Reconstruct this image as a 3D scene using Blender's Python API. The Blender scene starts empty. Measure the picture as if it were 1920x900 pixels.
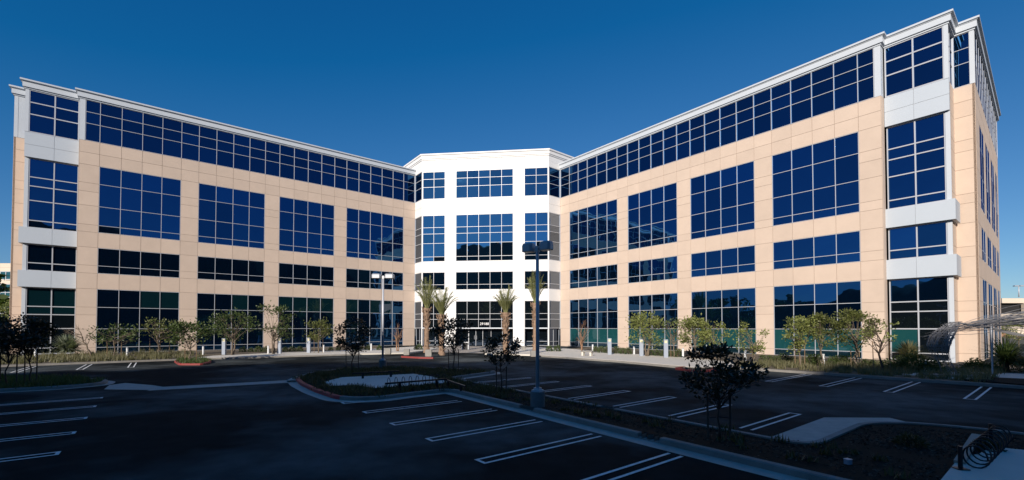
import bpy, math, random
from mathutils import Vector, Matrix
R = math.radians
scene = bpy.context.scene
COL = scene.collection

# ------------------------------------------------------------------ camera, sky, sun, exposure
FPX, SX, SY = 831.4, -3.3, 146.3                 # focal length and principal point in pixels of a 1920 wide frame
YAW, PITCH = -0.1133, 0.0214
CAM = Vector((9.745, -56.109, 2.391))
cd = bpy.data.cameras.new("camera"); cam = bpy.data.objects.new("camera", cd); COL.objects.link(cam)
cam.location = CAM
cam.rotation_euler = (R(90) + PITCH, 0, -YAW)
cd.sensor_width = 36; cd.lens = FPX / 1920 * 36
cd.shift_x = -SX / 1920; cd.shift_y = SY / 1920
cd.clip_start = .1; cd.clip_end = 3000
scene.camera = cam

SUN_EL, SUN_AZ = 20.2, 14.0                      # azimuth measured from straight behind the court towards the left
w = bpy.data.worlds.new("World"); scene.world = w; w.use_nodes = True
nt = w.node_tree
sky = nt.nodes.new('ShaderNodeTexSky'); sky.sky_type = 'NISHITA'; sky.sun_disc = False
sky.sun_elevation = R(SUN_EL); sky.sun_rotation = R(180 + SUN_AZ)
sky.altitude = 1200; sky.air_density = 1.0; sky.dust_density = 0.5; sky.ozone_density = 6.0
bgn = nt.nodes['Background']; bgn.inputs[1].default_value = 0.072
sp_ = nt.nodes.new('ShaderNodeSeparateColor'); cb_ = nt.nodes.new('ShaderNodeCombineColor'); nt.links.new(sky.outputs[0], sp_.inputs[0])
def wm(op, src, *v, clamp=False):                # polarised, saturated look of the photographed sky
    m_ = nt.nodes.new('ShaderNodeMath'); m_.operation = op; nt.links.new(src, m_.inputs[0])
    for i_, x_ in enumerate(v): m_.inputs[i_ + 1].default_value = x_
    return m_.outputs[0]
mxr = nt.nodes.new('ShaderNodeMath'); mxr.operation = 'MAXIMUM'
nt.links.new(wm('MULTIPLY_ADD', sp_.outputs[0], 1.25, -.60), mxr.inputs[0]); nt.links.new(wm('MULTIPLY', sp_.outputs[0], .11), mxr.inputs[1]); r_ = mxr.outputs[0]
nt.links.new(r_, cb_.inputs[0]); nt.links.new(wm('MULTIPLY', sp_.outputs[1], 1.07), cb_.inputs[1])
nt.links.new(wm('MULTIPLY', wm('POWER', sp_.outputs[2], .75), 1.74), cb_.inputs[2])
nt.links.new(cb_.outputs[0], bgn.inputs[0])
sl = bpy.data.lights.new("sun", 'SUN'); sun = bpy.data.objects.new("sun", sl); COL.objects.link(sun)
sl.energy = 5.0; sl.angle = R(.5); sl.color = (1, .90, .78)
sv = Vector((-math.sin(R(SUN_AZ)) * math.cos(R(SUN_EL)), -math.cos(R(SUN_AZ)) * math.cos(R(SUN_EL)), math.sin(R(SUN_EL))))
sun.rotation_euler = sv.to_track_quat('Z', 'Y').to_euler(); sun.location = sv * 100
vs = scene.view_settings
vs.view_transform = 'Standard'; vs.look = 'None'; vs.gamma = 1; vs.exposure = 0.25; vs.use_curve_mapping = False
scene.render.resolution_x = 1024; scene.render.resolution_y = 480

# ------------------------------------------------------------------ survey helpers: image ray -> point on the ground
def ray(x, y):
    u = (x - 960 - SX) / FPX; v = -(y - 450 - SY) / FPX
    yy = math.cos(PITCH) - math.sin(PITCH) * v; z = math.sin(PITCH) + math.cos(PITCH) * v
    return Vector((math.cos(YAW) * u + math.sin(YAW) * yy, -math.sin(YAW) * u + math.cos(YAW) * yy, z))
def gp(x, y, z=0.0):
    d = ray(x, y); t = (z - CAM.z) / d.z
    return CAM + d * t
def mpp(P):                                     # metres per pixel at a point
    f = Vector((math.sin(YAW), math.cos(YAW), 0)); return (P - CAM).dot(f) / FPX
Q = math.sqrt(.5)
def UV(u, v, z=0.0):                            # lot frame: u along the right wing, v towards it
    return Vector(((u + v) * Q, (v - u) * Q, z))
def UL(u, v, z=0.0):                            # the same along the left wing
    return Vector((-(u + v) * Q, (v - u) * Q, z))

# ------------------------------------------------------------------ mesh helpers
class MB:
    def __init__(s): s.v = []; s.f = []; s.m = []; s.c = []
    def face(s, pts, mi=0, tone=.5):
        b = len(s.v); s.v += [tuple(p) for p in pts]; s.f.append(tuple(range(b, b + len(pts)))); s.m.append(mi); s.c.append(tone)
    def box(s, o, ax, ay, az, mi=0, tone=.5):   # o corner, three edge vectors
        o = Vector(o); p = [o, o + ax, o + ax + ay, o + ay]; q = [k + az for k in p]
        if ax.cross(ay).dot(az) < 0: p.reverse(); q.reverse()
        b = len(s.v); s.v += [tuple(k) for k in p + q]
        for f in ((3, 2, 1, 0), (4, 5, 6, 7), (0, 1, 5, 4), (1, 2, 6, 5), (2, 3, 7, 6), (3, 0, 4, 7)):
            s.f.append(tuple(b + k for k in f)); s.m.append(mi); s.c.append(tone)
    def cbox(s, c, sx, sy, sz, rz=0, mi=0):     # centred in plan, standing on c.z
        ax = Vector((math.cos(rz), math.sin(rz), 0)); ay = Vector((-math.sin(rz), math.cos(rz), 0))
        s.box(Vector(c) - ax * sx / 2 - ay * sy / 2, ax * sx, ay * sy, Vector((0, 0, sz)), mi)
    def tube(s, pts, rad, n=6, mi=0, cap=True):
        pts = [Vector(p) for p in pts]
        if not hasattr(rad, '__len__'): rad = [rad] * len(pts)
        b = len(s.v); prev = None
        for i, p in enumerate(pts):
            t = (pts[min(i + 1, len(pts) - 1)] - pts[max(i - 1, 0)])
            t = t.normalized() if t.length > 1e-9 else Vector((0, 0, 1))
            a = prev if prev else (Vector((1, 0, 0)) if abs(t.x) < .8 else Vector((0, 1, 0)))
            a = (a - t * a.dot(t)).normalized(); prev = a; c = t.cross(a)
            for k in range(n):
                an = 2 * math.pi * k / n
                s.v.append(tuple(p + (a * math.cos(an) + c * math.sin(an)) * rad[i]))
        for i in range(len(pts) - 1):
            for k in range(n):
                k2 = (k + 1) % n
                s.f.append((b + i * n + k, b + i * n + k2, b + (i + 1) * n + k2, b + (i + 1) * n + k)); s.m.append(mi); s.c.append(.5)
        if cap:
            s.f.append(tuple(b + k for k in reversed(range(n)))); s.m.append(mi); s.c.append(.5)
            e = b + (len(pts) - 1) * n
            s.f.append(tuple(e + k for k in range(n))); s.m.append(mi); s.c.append(.5)
    def prism(s, poly, z0, z1, mi=0, bottom=False):
        n = len(poly); lo = [Vector((p[0], p[1], z0)) for p in poly]; hi = [Vector((p[0], p[1], z1)) for p in poly]
        ar = sum(lo[i].x * lo[(i + 1) % n].y - lo[(i + 1) % n].x * lo[i].y for i in range(n))
        if ar < 0: lo.reverse(); hi.reverse()
        s.face(hi, mi)
        for i in range(n):
            j = (i + 1) % n; s.face([lo[i], lo[j], hi[j], hi[i]], mi)
    def build(s, name, mats, parent=None, smooth=False):
        me = bpy.data.meshes.new(name); me.from_pydata(s.v, [], s.f)
        if not isinstance(mats, (list, tuple)): mats = [mats]
        for m in mats: me.materials.append(m)
        me.polygons.foreach_set('material_index', s.m)
        at = me.attributes.new('tone', 'FLOAT', 'FACE'); at.data.foreach_set('value', s.c)
        if smooth: me.polygons.foreach_set('use_smooth', [True] * len(s.f))
        me.update()
        o = bpy.data.objects.new(name, me); COL.objects.link(o)
        if parent: o.parent = parent; o.matrix_parent_inverse = Matrix.Translation(parent.location).inverted() if parent.location.length else Matrix()
        return o
def tag(o, label=None, cat=None, group=None, kind=None):
    if label: o['label'] = label
    if cat: o['category'] = cat
    if group: o['group'] = group
    if kind: o['kind'] = kind
    return o
def empty(name, loc, label, cat, group=None):
    o = bpy.data.objects.new(name, None); COL.objects.link(o); o.location = loc
    o.empty_display_size = .2
    return tag(o, label, cat, group)
def copy_thing(root, loc, rz, label, scale=1.0):
    r = root.copy(); COL.objects.link(r); r.location = loc; r.rotation_euler = (0, 0, rz); r.scale = (scale,) * 3
    r['label'] = label
    for ch in list(root.children):
        c = ch.copy(); COL.objects.link(c); c.parent = r; c.matrix_parent_inverse = Matrix()
        for g in list(ch.children):
            d = g.copy(); COL.objects.link(d); d.parent = c; d.matrix_parent_inverse = Matrix()
    return r
ORD = ['first', 'second', 'third', 'fourth', 'fifth', 'sixth', 'seventh', 'eighth', 'ninth', 'tenth', 'eleventh', 'twelfth',
       'thirteenth', 'fourteenth', 'fifteenth', 'sixteenth', 'seventeenth', 'eighteenth', 'nineteenth', 'twentieth',
       'twenty-first', 'twenty-second', 'twenty-third', 'twenty-fourth', 'twenty-fifth']

# ------------------------------------------------------------------ materials
def mat(name, col, rough=.7, metal=0.0, spec=.5, var=0, scale=1.0, tone=0.0, bump=0.0, bscale=30, trans=0.0, col2=None):
    m = bpy.data.materials.new(name); m.use_nodes = True; n = m.node_tree.nodes; l = m.node_tree.links
    b = n['Principled BSDF']; b.inputs['Roughness'].default_value = rough; b.inputs['Metallic'].default_value = metal
    b.inputs['Specular IOR Level'].default_value = spec
    c = (*col, 1)
    b.inputs['Base Color'].default_value = c
    geo = n.new('ShaderNodeNewGeometry')
    if var or tone:
        mix = n.new('ShaderNodeMix'); mix.data_type = 'RGBA'
        mix.inputs[6].default_value = c
        c2 = col2 if col2 else tuple(k * .55 for k in col)
        mix.inputs[7].default_value = (*c2, 1)
        no = n.new('ShaderNodeTexNoise'); no.inputs['Scale'].default_value = scale; no.inputs['Detail'].default_value = 6; no.inputs['Roughness'].default_value = .65
        l.new(geo.outputs['Position'], no.inputs['Vector'])
        mr = n.new('ShaderNodeMapRange'); mr.inputs[1].default_value = .35; mr.inputs[2].default_value = .7
        mr.inputs[3].default_value = 0; mr.inputs[4].default_value = var
        l.new(no.outputs[0], mr.inputs[0])
        fac = mr.outputs[0]
        if tone:
            a = n.new('ShaderNodeAttribute'); a.attribute_name = 'tone'
            mm = n.new('ShaderNodeMath'); mm.operation = 'MULTIPLY_ADD'; mm.inputs[1].default_value = tone
            l.new(a.outputs['Fac'], mm.inputs[0]); l.new(fac, mm.inputs[2]); mm.use_clamp = True; fac = mm.outputs[0]
        l.new(fac, mix.inputs[0]); l.new(mix.outputs[2], b.inputs['Base Color'])
    if bump:
        nb = n.new('ShaderNodeTexNoise'); nb.inputs['Scale'].default_value = bscale; nb.inputs['Detail'].default_value = 4
        l.new(geo.outputs['Position'], nb.inputs['Vector'])
        bp = n.new('ShaderNodeBump'); bp.inputs['Strength'].default_value = bump; bp.inputs['Distance'].default_value = .02
        l.new(nb.outputs[0], bp.inputs['Height']); l.new(bp.outputs[0], b.inputs['Normal'])
    if trans: 
        b.inputs['Transmission Weight'].default_value = 0
        b.inputs['Subsurface Weight'].default_value = 0
    return m
M = {}
M['tan'] = mat('tan_concrete', (.575, .46, .375), .85, var=.16, scale=.9, tone=.16)
M['joint'] = mat('joint_sealant', (.30, .22, .17), .9)
M['white'] = mat('white_panel', (.73, .73, .73), .55, var=.10, scale=.6, tone=.10)
M['wjoint'] = mat('panel_gap', (.38, .39, .41), .8)
M['grey'] = mat('grey_metal_panel', (.45, .50, .56), .5, var=.06, scale=.7, tone=.06)
M['trim'] = mat('cornice_metal', (.50, .54, .59), .45, var=.06, scale=.8)
M['frame'] = mat('aluminium_frame', (.42, .44, .48), .4, metal=.1)
M['roof'] = mat('roof_membrane', (.45, .45, .45), .9, var=.2)
M['soffit'] = mat('soffit_panel', (.30, .27, .24), .8)
def glassmat(name, tint, dark, ripple=.012):
    m = bpy.data.materials.new(name); m.use_nodes = True; n = m.node_tree.nodes; l = m.node_tree.links
    b = n['Principled BSDF']; b.inputs['Base Color'].default_value = (*dark, 1); b.inputs['Roughness'].default_value = .3
    b.inputs['Specular IOR Level'].default_value = 0
    g = n.new('ShaderNodeBsdfGlossy'); g.inputs['Roughness'].default_value = .012; g.inputs['Color'].default_value = (*tint, 1)
    add = n.new('ShaderNodeAddShader'); l.new(b.outputs[0], add.inputs[0]); l.new(g.outputs[0], add.inputs[1])
    l.new(add.outputs[0], n['Material Output'].inputs['Surface'])
    at = n.new('ShaderNodeAttribute'); at.attribute_name = 'tone'
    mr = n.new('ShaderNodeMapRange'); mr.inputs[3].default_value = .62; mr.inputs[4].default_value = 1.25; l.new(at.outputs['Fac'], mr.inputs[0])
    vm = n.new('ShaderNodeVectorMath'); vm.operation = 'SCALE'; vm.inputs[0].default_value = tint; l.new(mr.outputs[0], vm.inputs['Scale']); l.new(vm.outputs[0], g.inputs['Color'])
    geo = n.new('ShaderNodeNewGeometry'); no = n.new('ShaderNodeTexNoise'); no.inputs['Scale'].default_value = .55; no.inputs['Detail'].default_value = 1.5
    l.new(geo.outputs['Position'], no.inputs['Vector'])
    bp = n.new('ShaderNodeBump'); bp.inputs['Strength'].default_value = 1; bp.inputs['Distance'].default_value = ripple
    l.new(no.outputs[0], bp.inputs['Height']); l.new(bp.outputs[0], g.inputs['Normal'])
    return m
M['glass'] = glassmat('blue_reflective_glass', (.020, .080, .20), (.0005, .003, .008))
M['centre_glass'] = glassmat('sky_brightened_centre_glass', (.045, .17, .34), (.001, .004, .009))  # wing glass with a raised tint for the brighter sky it mirrors
M['lobby'] = glassmat('dark_lobby_glass', (.05, .07, .11), (.003, .005, .007))
M['teal'] = glassmat('teal_blind_glass', (.05, .08, .11), (.008, .050, .055))
M['teal_dark'] = glassmat('dim_teal_glass', (.07, .10, .16), (.002, .012, .016))
M['chamfer_glass'] = glassmat('grey_return_glass', (.16, .20, .26), (.010, .011, .012))

def asphalt():
    m = bpy.data.materials.new('asphalt'); m.use_nodes = True; n = m.node_tree.nodes; l = m.node_tree.links
    b = n['Principled BSDF']; b.inputs['Roughness'].default_value = .9; b.inputs['Specular IOR Level'].default_value = .03
    geo = n.new('ShaderNodeNewGeometry')
    def noise(s, d, r=.6):
        t = n.new('ShaderNodeTexNoise'); t.inputs['Scale'].default_value = s; t.inputs['Detail'].default_value = d; t.inputs['Roughness'].default_value = r
        l.new(geo.outputs['Position'], t.inputs['Vector']); return t
    big = noise(.16, 4); mid = noise(1.7, 5); fine = noise(90, 3)
    r1 = n.new('ShaderNodeMapRange'); r1.inputs[1].default_value = .46; r1.inputs[2].default_value = .66; l.new(big.outputs[0], r1.inputs[0])  # mottling, its contrast raised to suggest sun bounced off the windows
    mx = n.new('ShaderNodeMix'); mx.data_type = 'RGBA'; mx.inputs[6].default_value = (.014, .0165, .017, 1); mx.inputs[7].default_value = (.085, .095, .096, 1)
    l.new(r1.outputs[0], mx.inputs[0])
    # paler colour round the entrance drive, standing in for sunlight thrown by the windows
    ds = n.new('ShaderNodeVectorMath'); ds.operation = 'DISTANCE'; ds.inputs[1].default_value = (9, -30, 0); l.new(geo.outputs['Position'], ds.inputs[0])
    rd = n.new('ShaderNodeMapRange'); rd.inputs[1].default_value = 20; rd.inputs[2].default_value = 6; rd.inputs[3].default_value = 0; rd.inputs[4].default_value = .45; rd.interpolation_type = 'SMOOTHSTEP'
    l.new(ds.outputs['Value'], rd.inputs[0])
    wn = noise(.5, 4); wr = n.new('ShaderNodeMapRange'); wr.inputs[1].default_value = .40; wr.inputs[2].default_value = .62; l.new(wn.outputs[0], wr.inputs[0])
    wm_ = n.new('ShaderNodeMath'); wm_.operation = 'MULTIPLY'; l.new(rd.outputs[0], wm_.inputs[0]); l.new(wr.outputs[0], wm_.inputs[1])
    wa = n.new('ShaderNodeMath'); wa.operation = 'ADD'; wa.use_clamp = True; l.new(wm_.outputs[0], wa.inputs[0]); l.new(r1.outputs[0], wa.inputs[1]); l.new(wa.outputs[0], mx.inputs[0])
    r2 = n.new('ShaderNodeMapRange'); r2.inputs[1].default_value = .3; r2.inputs[2].default_value = .7; r2.inputs[3].default_value = .75; r2.inputs[4].default_value = 1.3; l.new(mid.outputs[0], r2.inputs[0])
    r3 = n.new('ShaderNodeMapRange'); r3.inputs[1].default_value = .3; r3.inputs[2].default_value = .7; r3.inputs[3].default_value = .6; r3.inputs[4].default_value = 1.45; l.new(fine.outputs[0], r3.inputs[0])
    ml = n.new('ShaderNodeMath'); ml.operation = 'MULTIPLY'; l.new(r2.outputs[0], ml.inputs[0]); l.new(r3.outputs[0], ml.inputs[1])
    vm = n.new('ShaderNodeVectorMath'); vm.operation = 'SCALE'; l.new(mx.outputs[2], vm.inputs[0]); l.new(ml.outputs[0], vm.inputs['Scale'])
    l.new(vm.outputs[0], b.inputs['Base Color'])
    bp = n.new('ShaderNodeBump'); bp.inputs['Strength'].default_value = .4; bp.inputs['Distance'].default_value = .01
    l.new(fine.outputs[0], bp.inputs['Height']); l.new(bp.outputs[0], b.inputs['Normal'])
    return m
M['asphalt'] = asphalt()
M['concrete'] = mat('pale_concrete', (.64, .60, .53), .85, var=.35, scale=1.2, bump=.2, col2=(.45, .43, .40))
M['gutter'] = mat('gutter_concrete', (.50, .47, .42), .85, var=.5, scale=3, tone=.3, bump=.2)
M['kerb'] = mat('kerb_concrete', (.27, .255, .235), .85, var=.5, scale=2.5, tone=.35, bump=.2)  # darker than the gutter, shade on the kerb faces put into the colour
M['lampbase'] = mat('dark_concrete_base', (.17, .17, .17), .9, var=.5, scale=6)
M['red_bright'] = mat('shade_lifted_red_kerb_paint', (.48, .035, .035), .6, var=.3, scale=6, col2=(.30, .05, .05))  # same red paint, brightened to offset the shade on the island head
M['red'] = mat('red_kerb_paint', (.24, .03, .028), .7, var=.5, scale=6, col2=(.14, .06, .055))  # same red paint, darkened for the kerbs in the sun
M['paint'] = mat('white_line_paint', (.80, .80, .78), .7, var=.5, scale=9, col2=(.38, .38, .37))
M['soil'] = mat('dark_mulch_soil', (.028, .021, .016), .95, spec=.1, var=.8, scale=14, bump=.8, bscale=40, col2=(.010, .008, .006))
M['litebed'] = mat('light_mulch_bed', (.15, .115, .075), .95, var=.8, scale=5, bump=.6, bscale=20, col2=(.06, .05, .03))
M['earth'] = mat('dry_earth', (.13, .11, .07), .95, var=.7, scale=.05)
M['hill'] = mat('hill_scrub', (.035, .045, .022), .95, var=.8, scale=.06, col2=(.02, .024, .014))
M['bark'] = mat('grey_bark', (.16, .125, .09), .9, var=.5, scale=12)
M['darkbark'] = mat('dark_bark', (.07, .05, .04), .9, var=.5, scale=12)
M['stake'] = mat('wooden_stake', (.20, .13, .075), .85, var=.4, scale=8)
M['darkstake'] = mat('dark_wooden_stake', (.07, .05, .04), .85)
M['palmbark'] = mat('palm_trunk_bark', (.30, .20, .135), .9, var=.8, scale=7, bump=.6, bscale=14, col2=(.13, .085, .06))
def leafmat(name, col, spec=.35, rough=.5, col2=None):
    m = mat(name, col, rough, spec=spec, var=.55, scale=1.6, tone=.5, col2=col2 or tuple(k * .4 for k in col))
    n = m.node_tree.nodes; l = m.node_tree.links; b = n['Principled BSDF']
    tr = n.new('ShaderNodeBsdfTranslucent'); tr.inputs[0].default_value = (col[0] * 1.1, col[1] * 1.2, col[2] * .6, 1)
    mx = n.new('ShaderNodeMixShader'); mx.inputs[0].default_value = .25
    l.new(b.outputs[0], mx.inputs[1]); l.new(tr.outputs[0], mx.inputs[2]); l.new(mx.outputs[0], n['Material Output'].inputs['Surface'])
    return m
M['leaf'] = leafmat('fresh_green_leaf', (.15, .17, .05))
M['leafy'] = leafmat('yellow_green_leaf', (.24, .27, .08))
M['leafd'] = leafmat('deep_green_leaf', (.085, .125, .035))
M['magnolia'] = leafmat('magnolia_leaf', (.030, .036, .018), spec=.6, rough=.35, col2=(.055, .026, .014))
M['frond'] = leafmat('palm_frond', (.36, .36, .17), col2=(.19, .21, .09))
M['silver'] = leafmat('silver_blade', (.26, .29, .22), col2=(.10, .12, .08))
M['grass'] = leafmat('bunch_grass', (.23, .205, .115), col2=(.075, .085, .04))
M['isgrass'] = leafmat('island_grass', (.09, .085, .035), col2=(.035, .04, .02))
M['twig'] = mat('dry_twig', (.26, .15, .09), .9)
M['pole'] = mat('painted_pole_steel', (.48, .50, .55), .45, metal=.2)
M['head'] = mat('lamp_housing', (.34, .36, .40), .4, metal=.2)
M['lens'] = mat('lamp_lens', (.62, .58, .40), .25)
M['wpost'] = mat('white_post', (.62, .64, .66), .5)
M['gpost'] = mat('grey_post', (.27, .31, .38), .5)
M['black'] = mat('black_steel', (.015, .015, .018), .45, metal=.3)
M['wire'] = mat('weathered_wire', (.22, .22, .23), .5, metal=.2, var=.4, scale=3)
M['cream'] = mat('cream_wall', (.62, .53, .43), .85, var=.12, scale=.4)
M['brick'] = mat('tan_brick', (.36, .20, .12), .9, var=.3, scale=1)
M['dark'] = mat('dark_interior', (.012, .012, .013), .9)
M['sign'] = mat('white_lettering', (.82, .82, .82), .5)

# ------------------------------------------------------------------ ground, lot, kerbs, paths
g = MB(); g.face([(-900, -900, -.03), (900, -900, -.03), (900, 900, -.03), (-900, 900, -.03)])
tag(g.build('ground', M['earth']), kind='structure')
g = MB(); g.face([(-75, -78, 0), (75, -78, 0), (75, 40, 0), (-75, 40, 0)])
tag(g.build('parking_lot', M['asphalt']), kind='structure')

def smooth_poly(pts, r=.6, n=5):
    out = []; N = len(pts)
    for i in range(N):
        a, b, c = Vector(pts[i - 1]), Vector(pts[i]), Vector(pts[(i + 1) % N])
        d1 = (a - b); d2 = (c - b); rr = min(r, d1.length * .45, d2.length * .45)
        p1 = b + d1.normalized() * rr; p2 = b + d2.normalized() * rr
        for k in range(n + 1):
            t = k / n; out.append(p1 * (1 - t) ** 2 + b * 2 * t * (1 - t) + p2 * t * t)
    return out
def ccw(p):
    a = sum(p[i][0] * p[(i + 1) % len(p)][1] - p[(i + 1) % len(p)][0] * p[i][1] for i in range(len(p)))
    return p if a > 0 else list(reversed(p))
def offset(poly, d, closed=True):
    n = len(poly); out = []
    for i in range(n):
        a = poly[i - 1] if (closed or i) else poly[i]; b = poly[i]; c = poly[(i + 1) % n] if (closed or i < n - 1) else poly[i]
        t1 = Vector((b[0] - a[0], b[1] - a[1])); t2 = Vector((c[0] - b[0], c[1] - b[1]))
        if t1.length < 1e-6: t1 = t2
        if t2.length < 1e-6: t2 = t1
        t1.normalize(); t2.normalize()
        n1 = Vector((t1.y, -t1.x)); n2 = Vector((t2.y, -t2.x)); m = n1 + n2
        m = n1 if m.length < 1e-3 else m / max(.35, (1 + n1.dot(n2)))
        out.append((b[0] + m.x * d, b[1] + m.y * d))
    return out
def strip(mb, A, B, z, closed=True, mi=0):
    n = len(A)
    for i in range(n if closed else n - 1):
        j = (i + 1) % n
        mb.face([(A[i][0], A[i][1], z), (B[i][0], B[i][1], z), (B[j][0], B[j][1], z), (A[j][0], A[j][1], z)], mi)
GAPS = [UV(36.82, -24.45).xy, UV(41.02, -24.66).xy, UV(38.35, -22.6).xy]
def kerbed_bed(pts, bedmat, gutter=.36, redm='red', red=None, h=.12, bedname='planting_bed'):
    P0_ = ccw([tuple(p[:2]) for p in pts]); P = []
    for i in range(len(P0_)):                     # cast in pieces of about 1.5 m
        a_, b_ = Vector(P0_[i]), Vector(P0_[(i + 1) % len(P0_)]); k_ = max(1, round((b_ - a_).length / 1.5))
        P += [tuple(a_.lerp(b_, q_ / k_)) for q_ in range(k_)]
    n = len(P); rk_ = random.Random(4)
    I = offset(P, -.15)
    kb = MB()
    for i in range(n):
        j = (i + 1) % n; mi = 1 if red and red(P[i]) else 0
        b = .02; mid = Vector(((P[i][0] + P[j][0]) / 2, (P[i][1] + P[j][1]) / 2)); hsv = h; h = .035 if any((mid - g_).length < .3 for g_ in GAPS) else h
        tn_ = rk_.random(); kb.face([(*P[i], 0), (*P[j], 0), (*P[j], h - b), (*P[i], h - b)], mi, tn_)
        Oi = (P[i][0] * .87 + I[i][0] * .13, P[i][1] * .87 + I[i][1] * .13); Oj = (P[j][0] * .87 + I[j][0] * .13, P[j][1] * .87 + I[j][1] * .13)
        kb.face([(*P[i], h - b), (*P[j], h - b), (*Oj, h), (*Oi, h)], mi, tn_)
        kb.face([(*Oi, h), (*Oj, h), (*I[j], h), (*I[i], h)], mi, tn_)
        kb.face([(*I[j], 0), (*I[i], 0), (*I[i], h), (*I[j], h)], mi)
        if h != hsv:
            for e_, g_ in ((P[i], I[i]), (P[j], I[j])): kb.face([(*e_, 0), (*g_, 0), (*g_, hsv), (*e_, hsv)], mi)
        h = hsv
    tag(kb.build('kerb', [M['kerb'], M[redm]]), kind='structure')
    if gutter:
        O = offset(P, gutter); gb = MB(); strip(gb, P, O, .004)
        tag(gb.build('gutter', M['gutter']), kind='structure')
    bd = MB(); rr = random.Random(3)
    cen = sum((Vector(p) for p in I), Vector((0, 0))) / n
    bd.face([(*p, h - .035) for p in I])
    tag(bd.build(bedname, bedmat), kind='structure')
    return I
def inpoly(x, y, P):
    c = False; n = len(P)
    for i in range(n):
        a, b = P[i], P[i - 1]
        if (a[1] > y) != (b[1] > y) and x < (b[0] - a[0]) * (y - a[1]) / (b[1] - a[1]) + a[0]: c = not c
    return c

# main island: rounded head with the bike pad, then the long strip between the two rows of stalls
isl = [gp(*q) for q in ((553, 712), (562, 722), (588, 735), (628, 749), (665, 752), (715, 750), (775, 742), (842, 734.5))]
isl += [UV(36.6, -24.45), UV(37.05, -24.45), UV(40.75, -24.65), UV(41.3, -24.67), UV(44, -24.78), UV(54, -25.1), UV(54, -17.6), UV(45.2, -18.1), UV(44.1, -18.5), UV(43.4, -19.4), UV(43.35, -22.75), UV(38.6, -22.6), UV(38.1, -22.58), UV(28.9, -22.2), UV(27.9, -18.7)]
isl += [gp(*q) for q in ((860, 694.5), (760, 691), (650, 693), (580, 702))]
tipP = gp(553, 712)
isl2 = smooth_poly([p.xy for p in isl], .5, 4)
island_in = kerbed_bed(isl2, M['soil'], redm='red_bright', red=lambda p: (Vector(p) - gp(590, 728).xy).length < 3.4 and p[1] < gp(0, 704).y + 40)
# end island on the right with its broad concrete apron
a = MB(); a.face([UV(42.5, -22.6, .006), UV(43.35, -22.7, .006), UV(43.35, -19.2, .006), UV(44.2, -18.1, .006), UV(43.6, -17.6, .006), UV(42.5, -18.9, .006)])
tag(a.build('concrete_apron', M['gutter']), kind='structure')
# small red-kerbed island by the left wing
s_i = [gp(*q) for q in ((326, 679), (345, 674.5), (388, 674), (397, 680), (380, 685), (335, 685))]
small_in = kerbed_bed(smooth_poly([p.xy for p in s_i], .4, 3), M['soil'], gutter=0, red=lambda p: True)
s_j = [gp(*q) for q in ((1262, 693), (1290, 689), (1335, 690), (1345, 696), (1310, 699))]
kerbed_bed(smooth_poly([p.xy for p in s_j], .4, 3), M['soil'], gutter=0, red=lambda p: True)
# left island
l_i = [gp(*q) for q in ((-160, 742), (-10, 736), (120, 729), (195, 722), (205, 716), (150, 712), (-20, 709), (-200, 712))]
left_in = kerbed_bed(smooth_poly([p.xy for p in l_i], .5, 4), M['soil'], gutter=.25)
# valley gutter across the aisle and its flare at the left island
v = MB()
v.face([gp(195, 730, .005), gp(275, 731, .005), gp(330, 729, .005), gp(285, 722, .005), gp(235, 718, .005), gp(205, 722, .005)])
A1, B1 = gp(270, 731, .004), gp(556, 714, .004)
v.face([gp(275, 732.5, .004), gp(556, 716.5, .004), gp(556, 712, .004), gp(300, 725.5, .004)])
tag(v.build('valley_gutter', M['gutter']), kind='structure')

# beds, sidewalks and entrance plaza along the building
wallv = 7.92
def band(name, pts, m, z, h=0):
    b = MB()
    if h: b.prism([(p.x, p.y) for p in pts], -.02, z)
    else: b.face([Vector((p.x, p.y, z)) for p in pts])
    return tag(b.build(name, m), kind='structure')
def kerb_line(pts, h=.12, wdt=.15, m='kerb', gut=.3):
    P = [tuple(p[:2]) for p in pts]; I = offset(P, -wdt, False); b = MB()
    for i in range(len(P) - 1):
        j = i + 1
        for q in ([(*P[i], 0), (*P[j], 0), (*P[j], h), (*P[i], h)], [(*P[i], h), (*P[j], h), (*I[j], h), (*I[i], h)], [(*I[j], 0), (*I[i], 0), (*I[i], h), (*I[j], h)]):
            b.face(q)
    tag(b.build('kerb', M[m]), kind='structure')
    if gut:
        O = offset(P, gut, False); gb = MB(); strip(gb, P, O, .0045, False); tag(gb.build('gutter', M['kerb']), kind='structure')
# right side: kerb line at v = -6.2, walk, bed
RK = [UV(18.5, -8.2), UV(27.5, -8.0), UV(33.2, -8.8), UV(34.4, -6.5), UV(60, -6.0)]
band('planting_bed', [UV(11, 7.8), UV(60, 7.8), UV(60, -6.1), UV(34.4, -6.55), UV(33.2, -3.2), UV(28, -1.2), UV(20, -.2), UV(13, 2.0)], M['litebed'], .10, 1)
band('sidewalk', [UV(13.2, 1.8), UV(20, -.2), UV(28, -1.2), UV(33.2, -3.2), UV(34.4, -6.6), UV(33.2, -8.65), UV(27.5, -7.85), UV(18.5, -8.05), UV(14.6, -10.2), UV(9, -4), UV(8.5, 2)], M['concrete'], .125, 1)
kerb_line(list(reversed(RK)))
band('sidewalk', [gp(1693, 696.5), gp(1760, 699), gp(1925, 706), gp(2100, 715), gp(2100, 735), gp(1925, 724), gp(1800, 716), gp(1690, 706)], M['concrete'], .13, 1)
band('planting_bed', [gp(1808, 718), gp(1850, 713), gp(2050, 722), gp(2050, 735), gp(1925, 728)], M['soil'], .15, 1)
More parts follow.
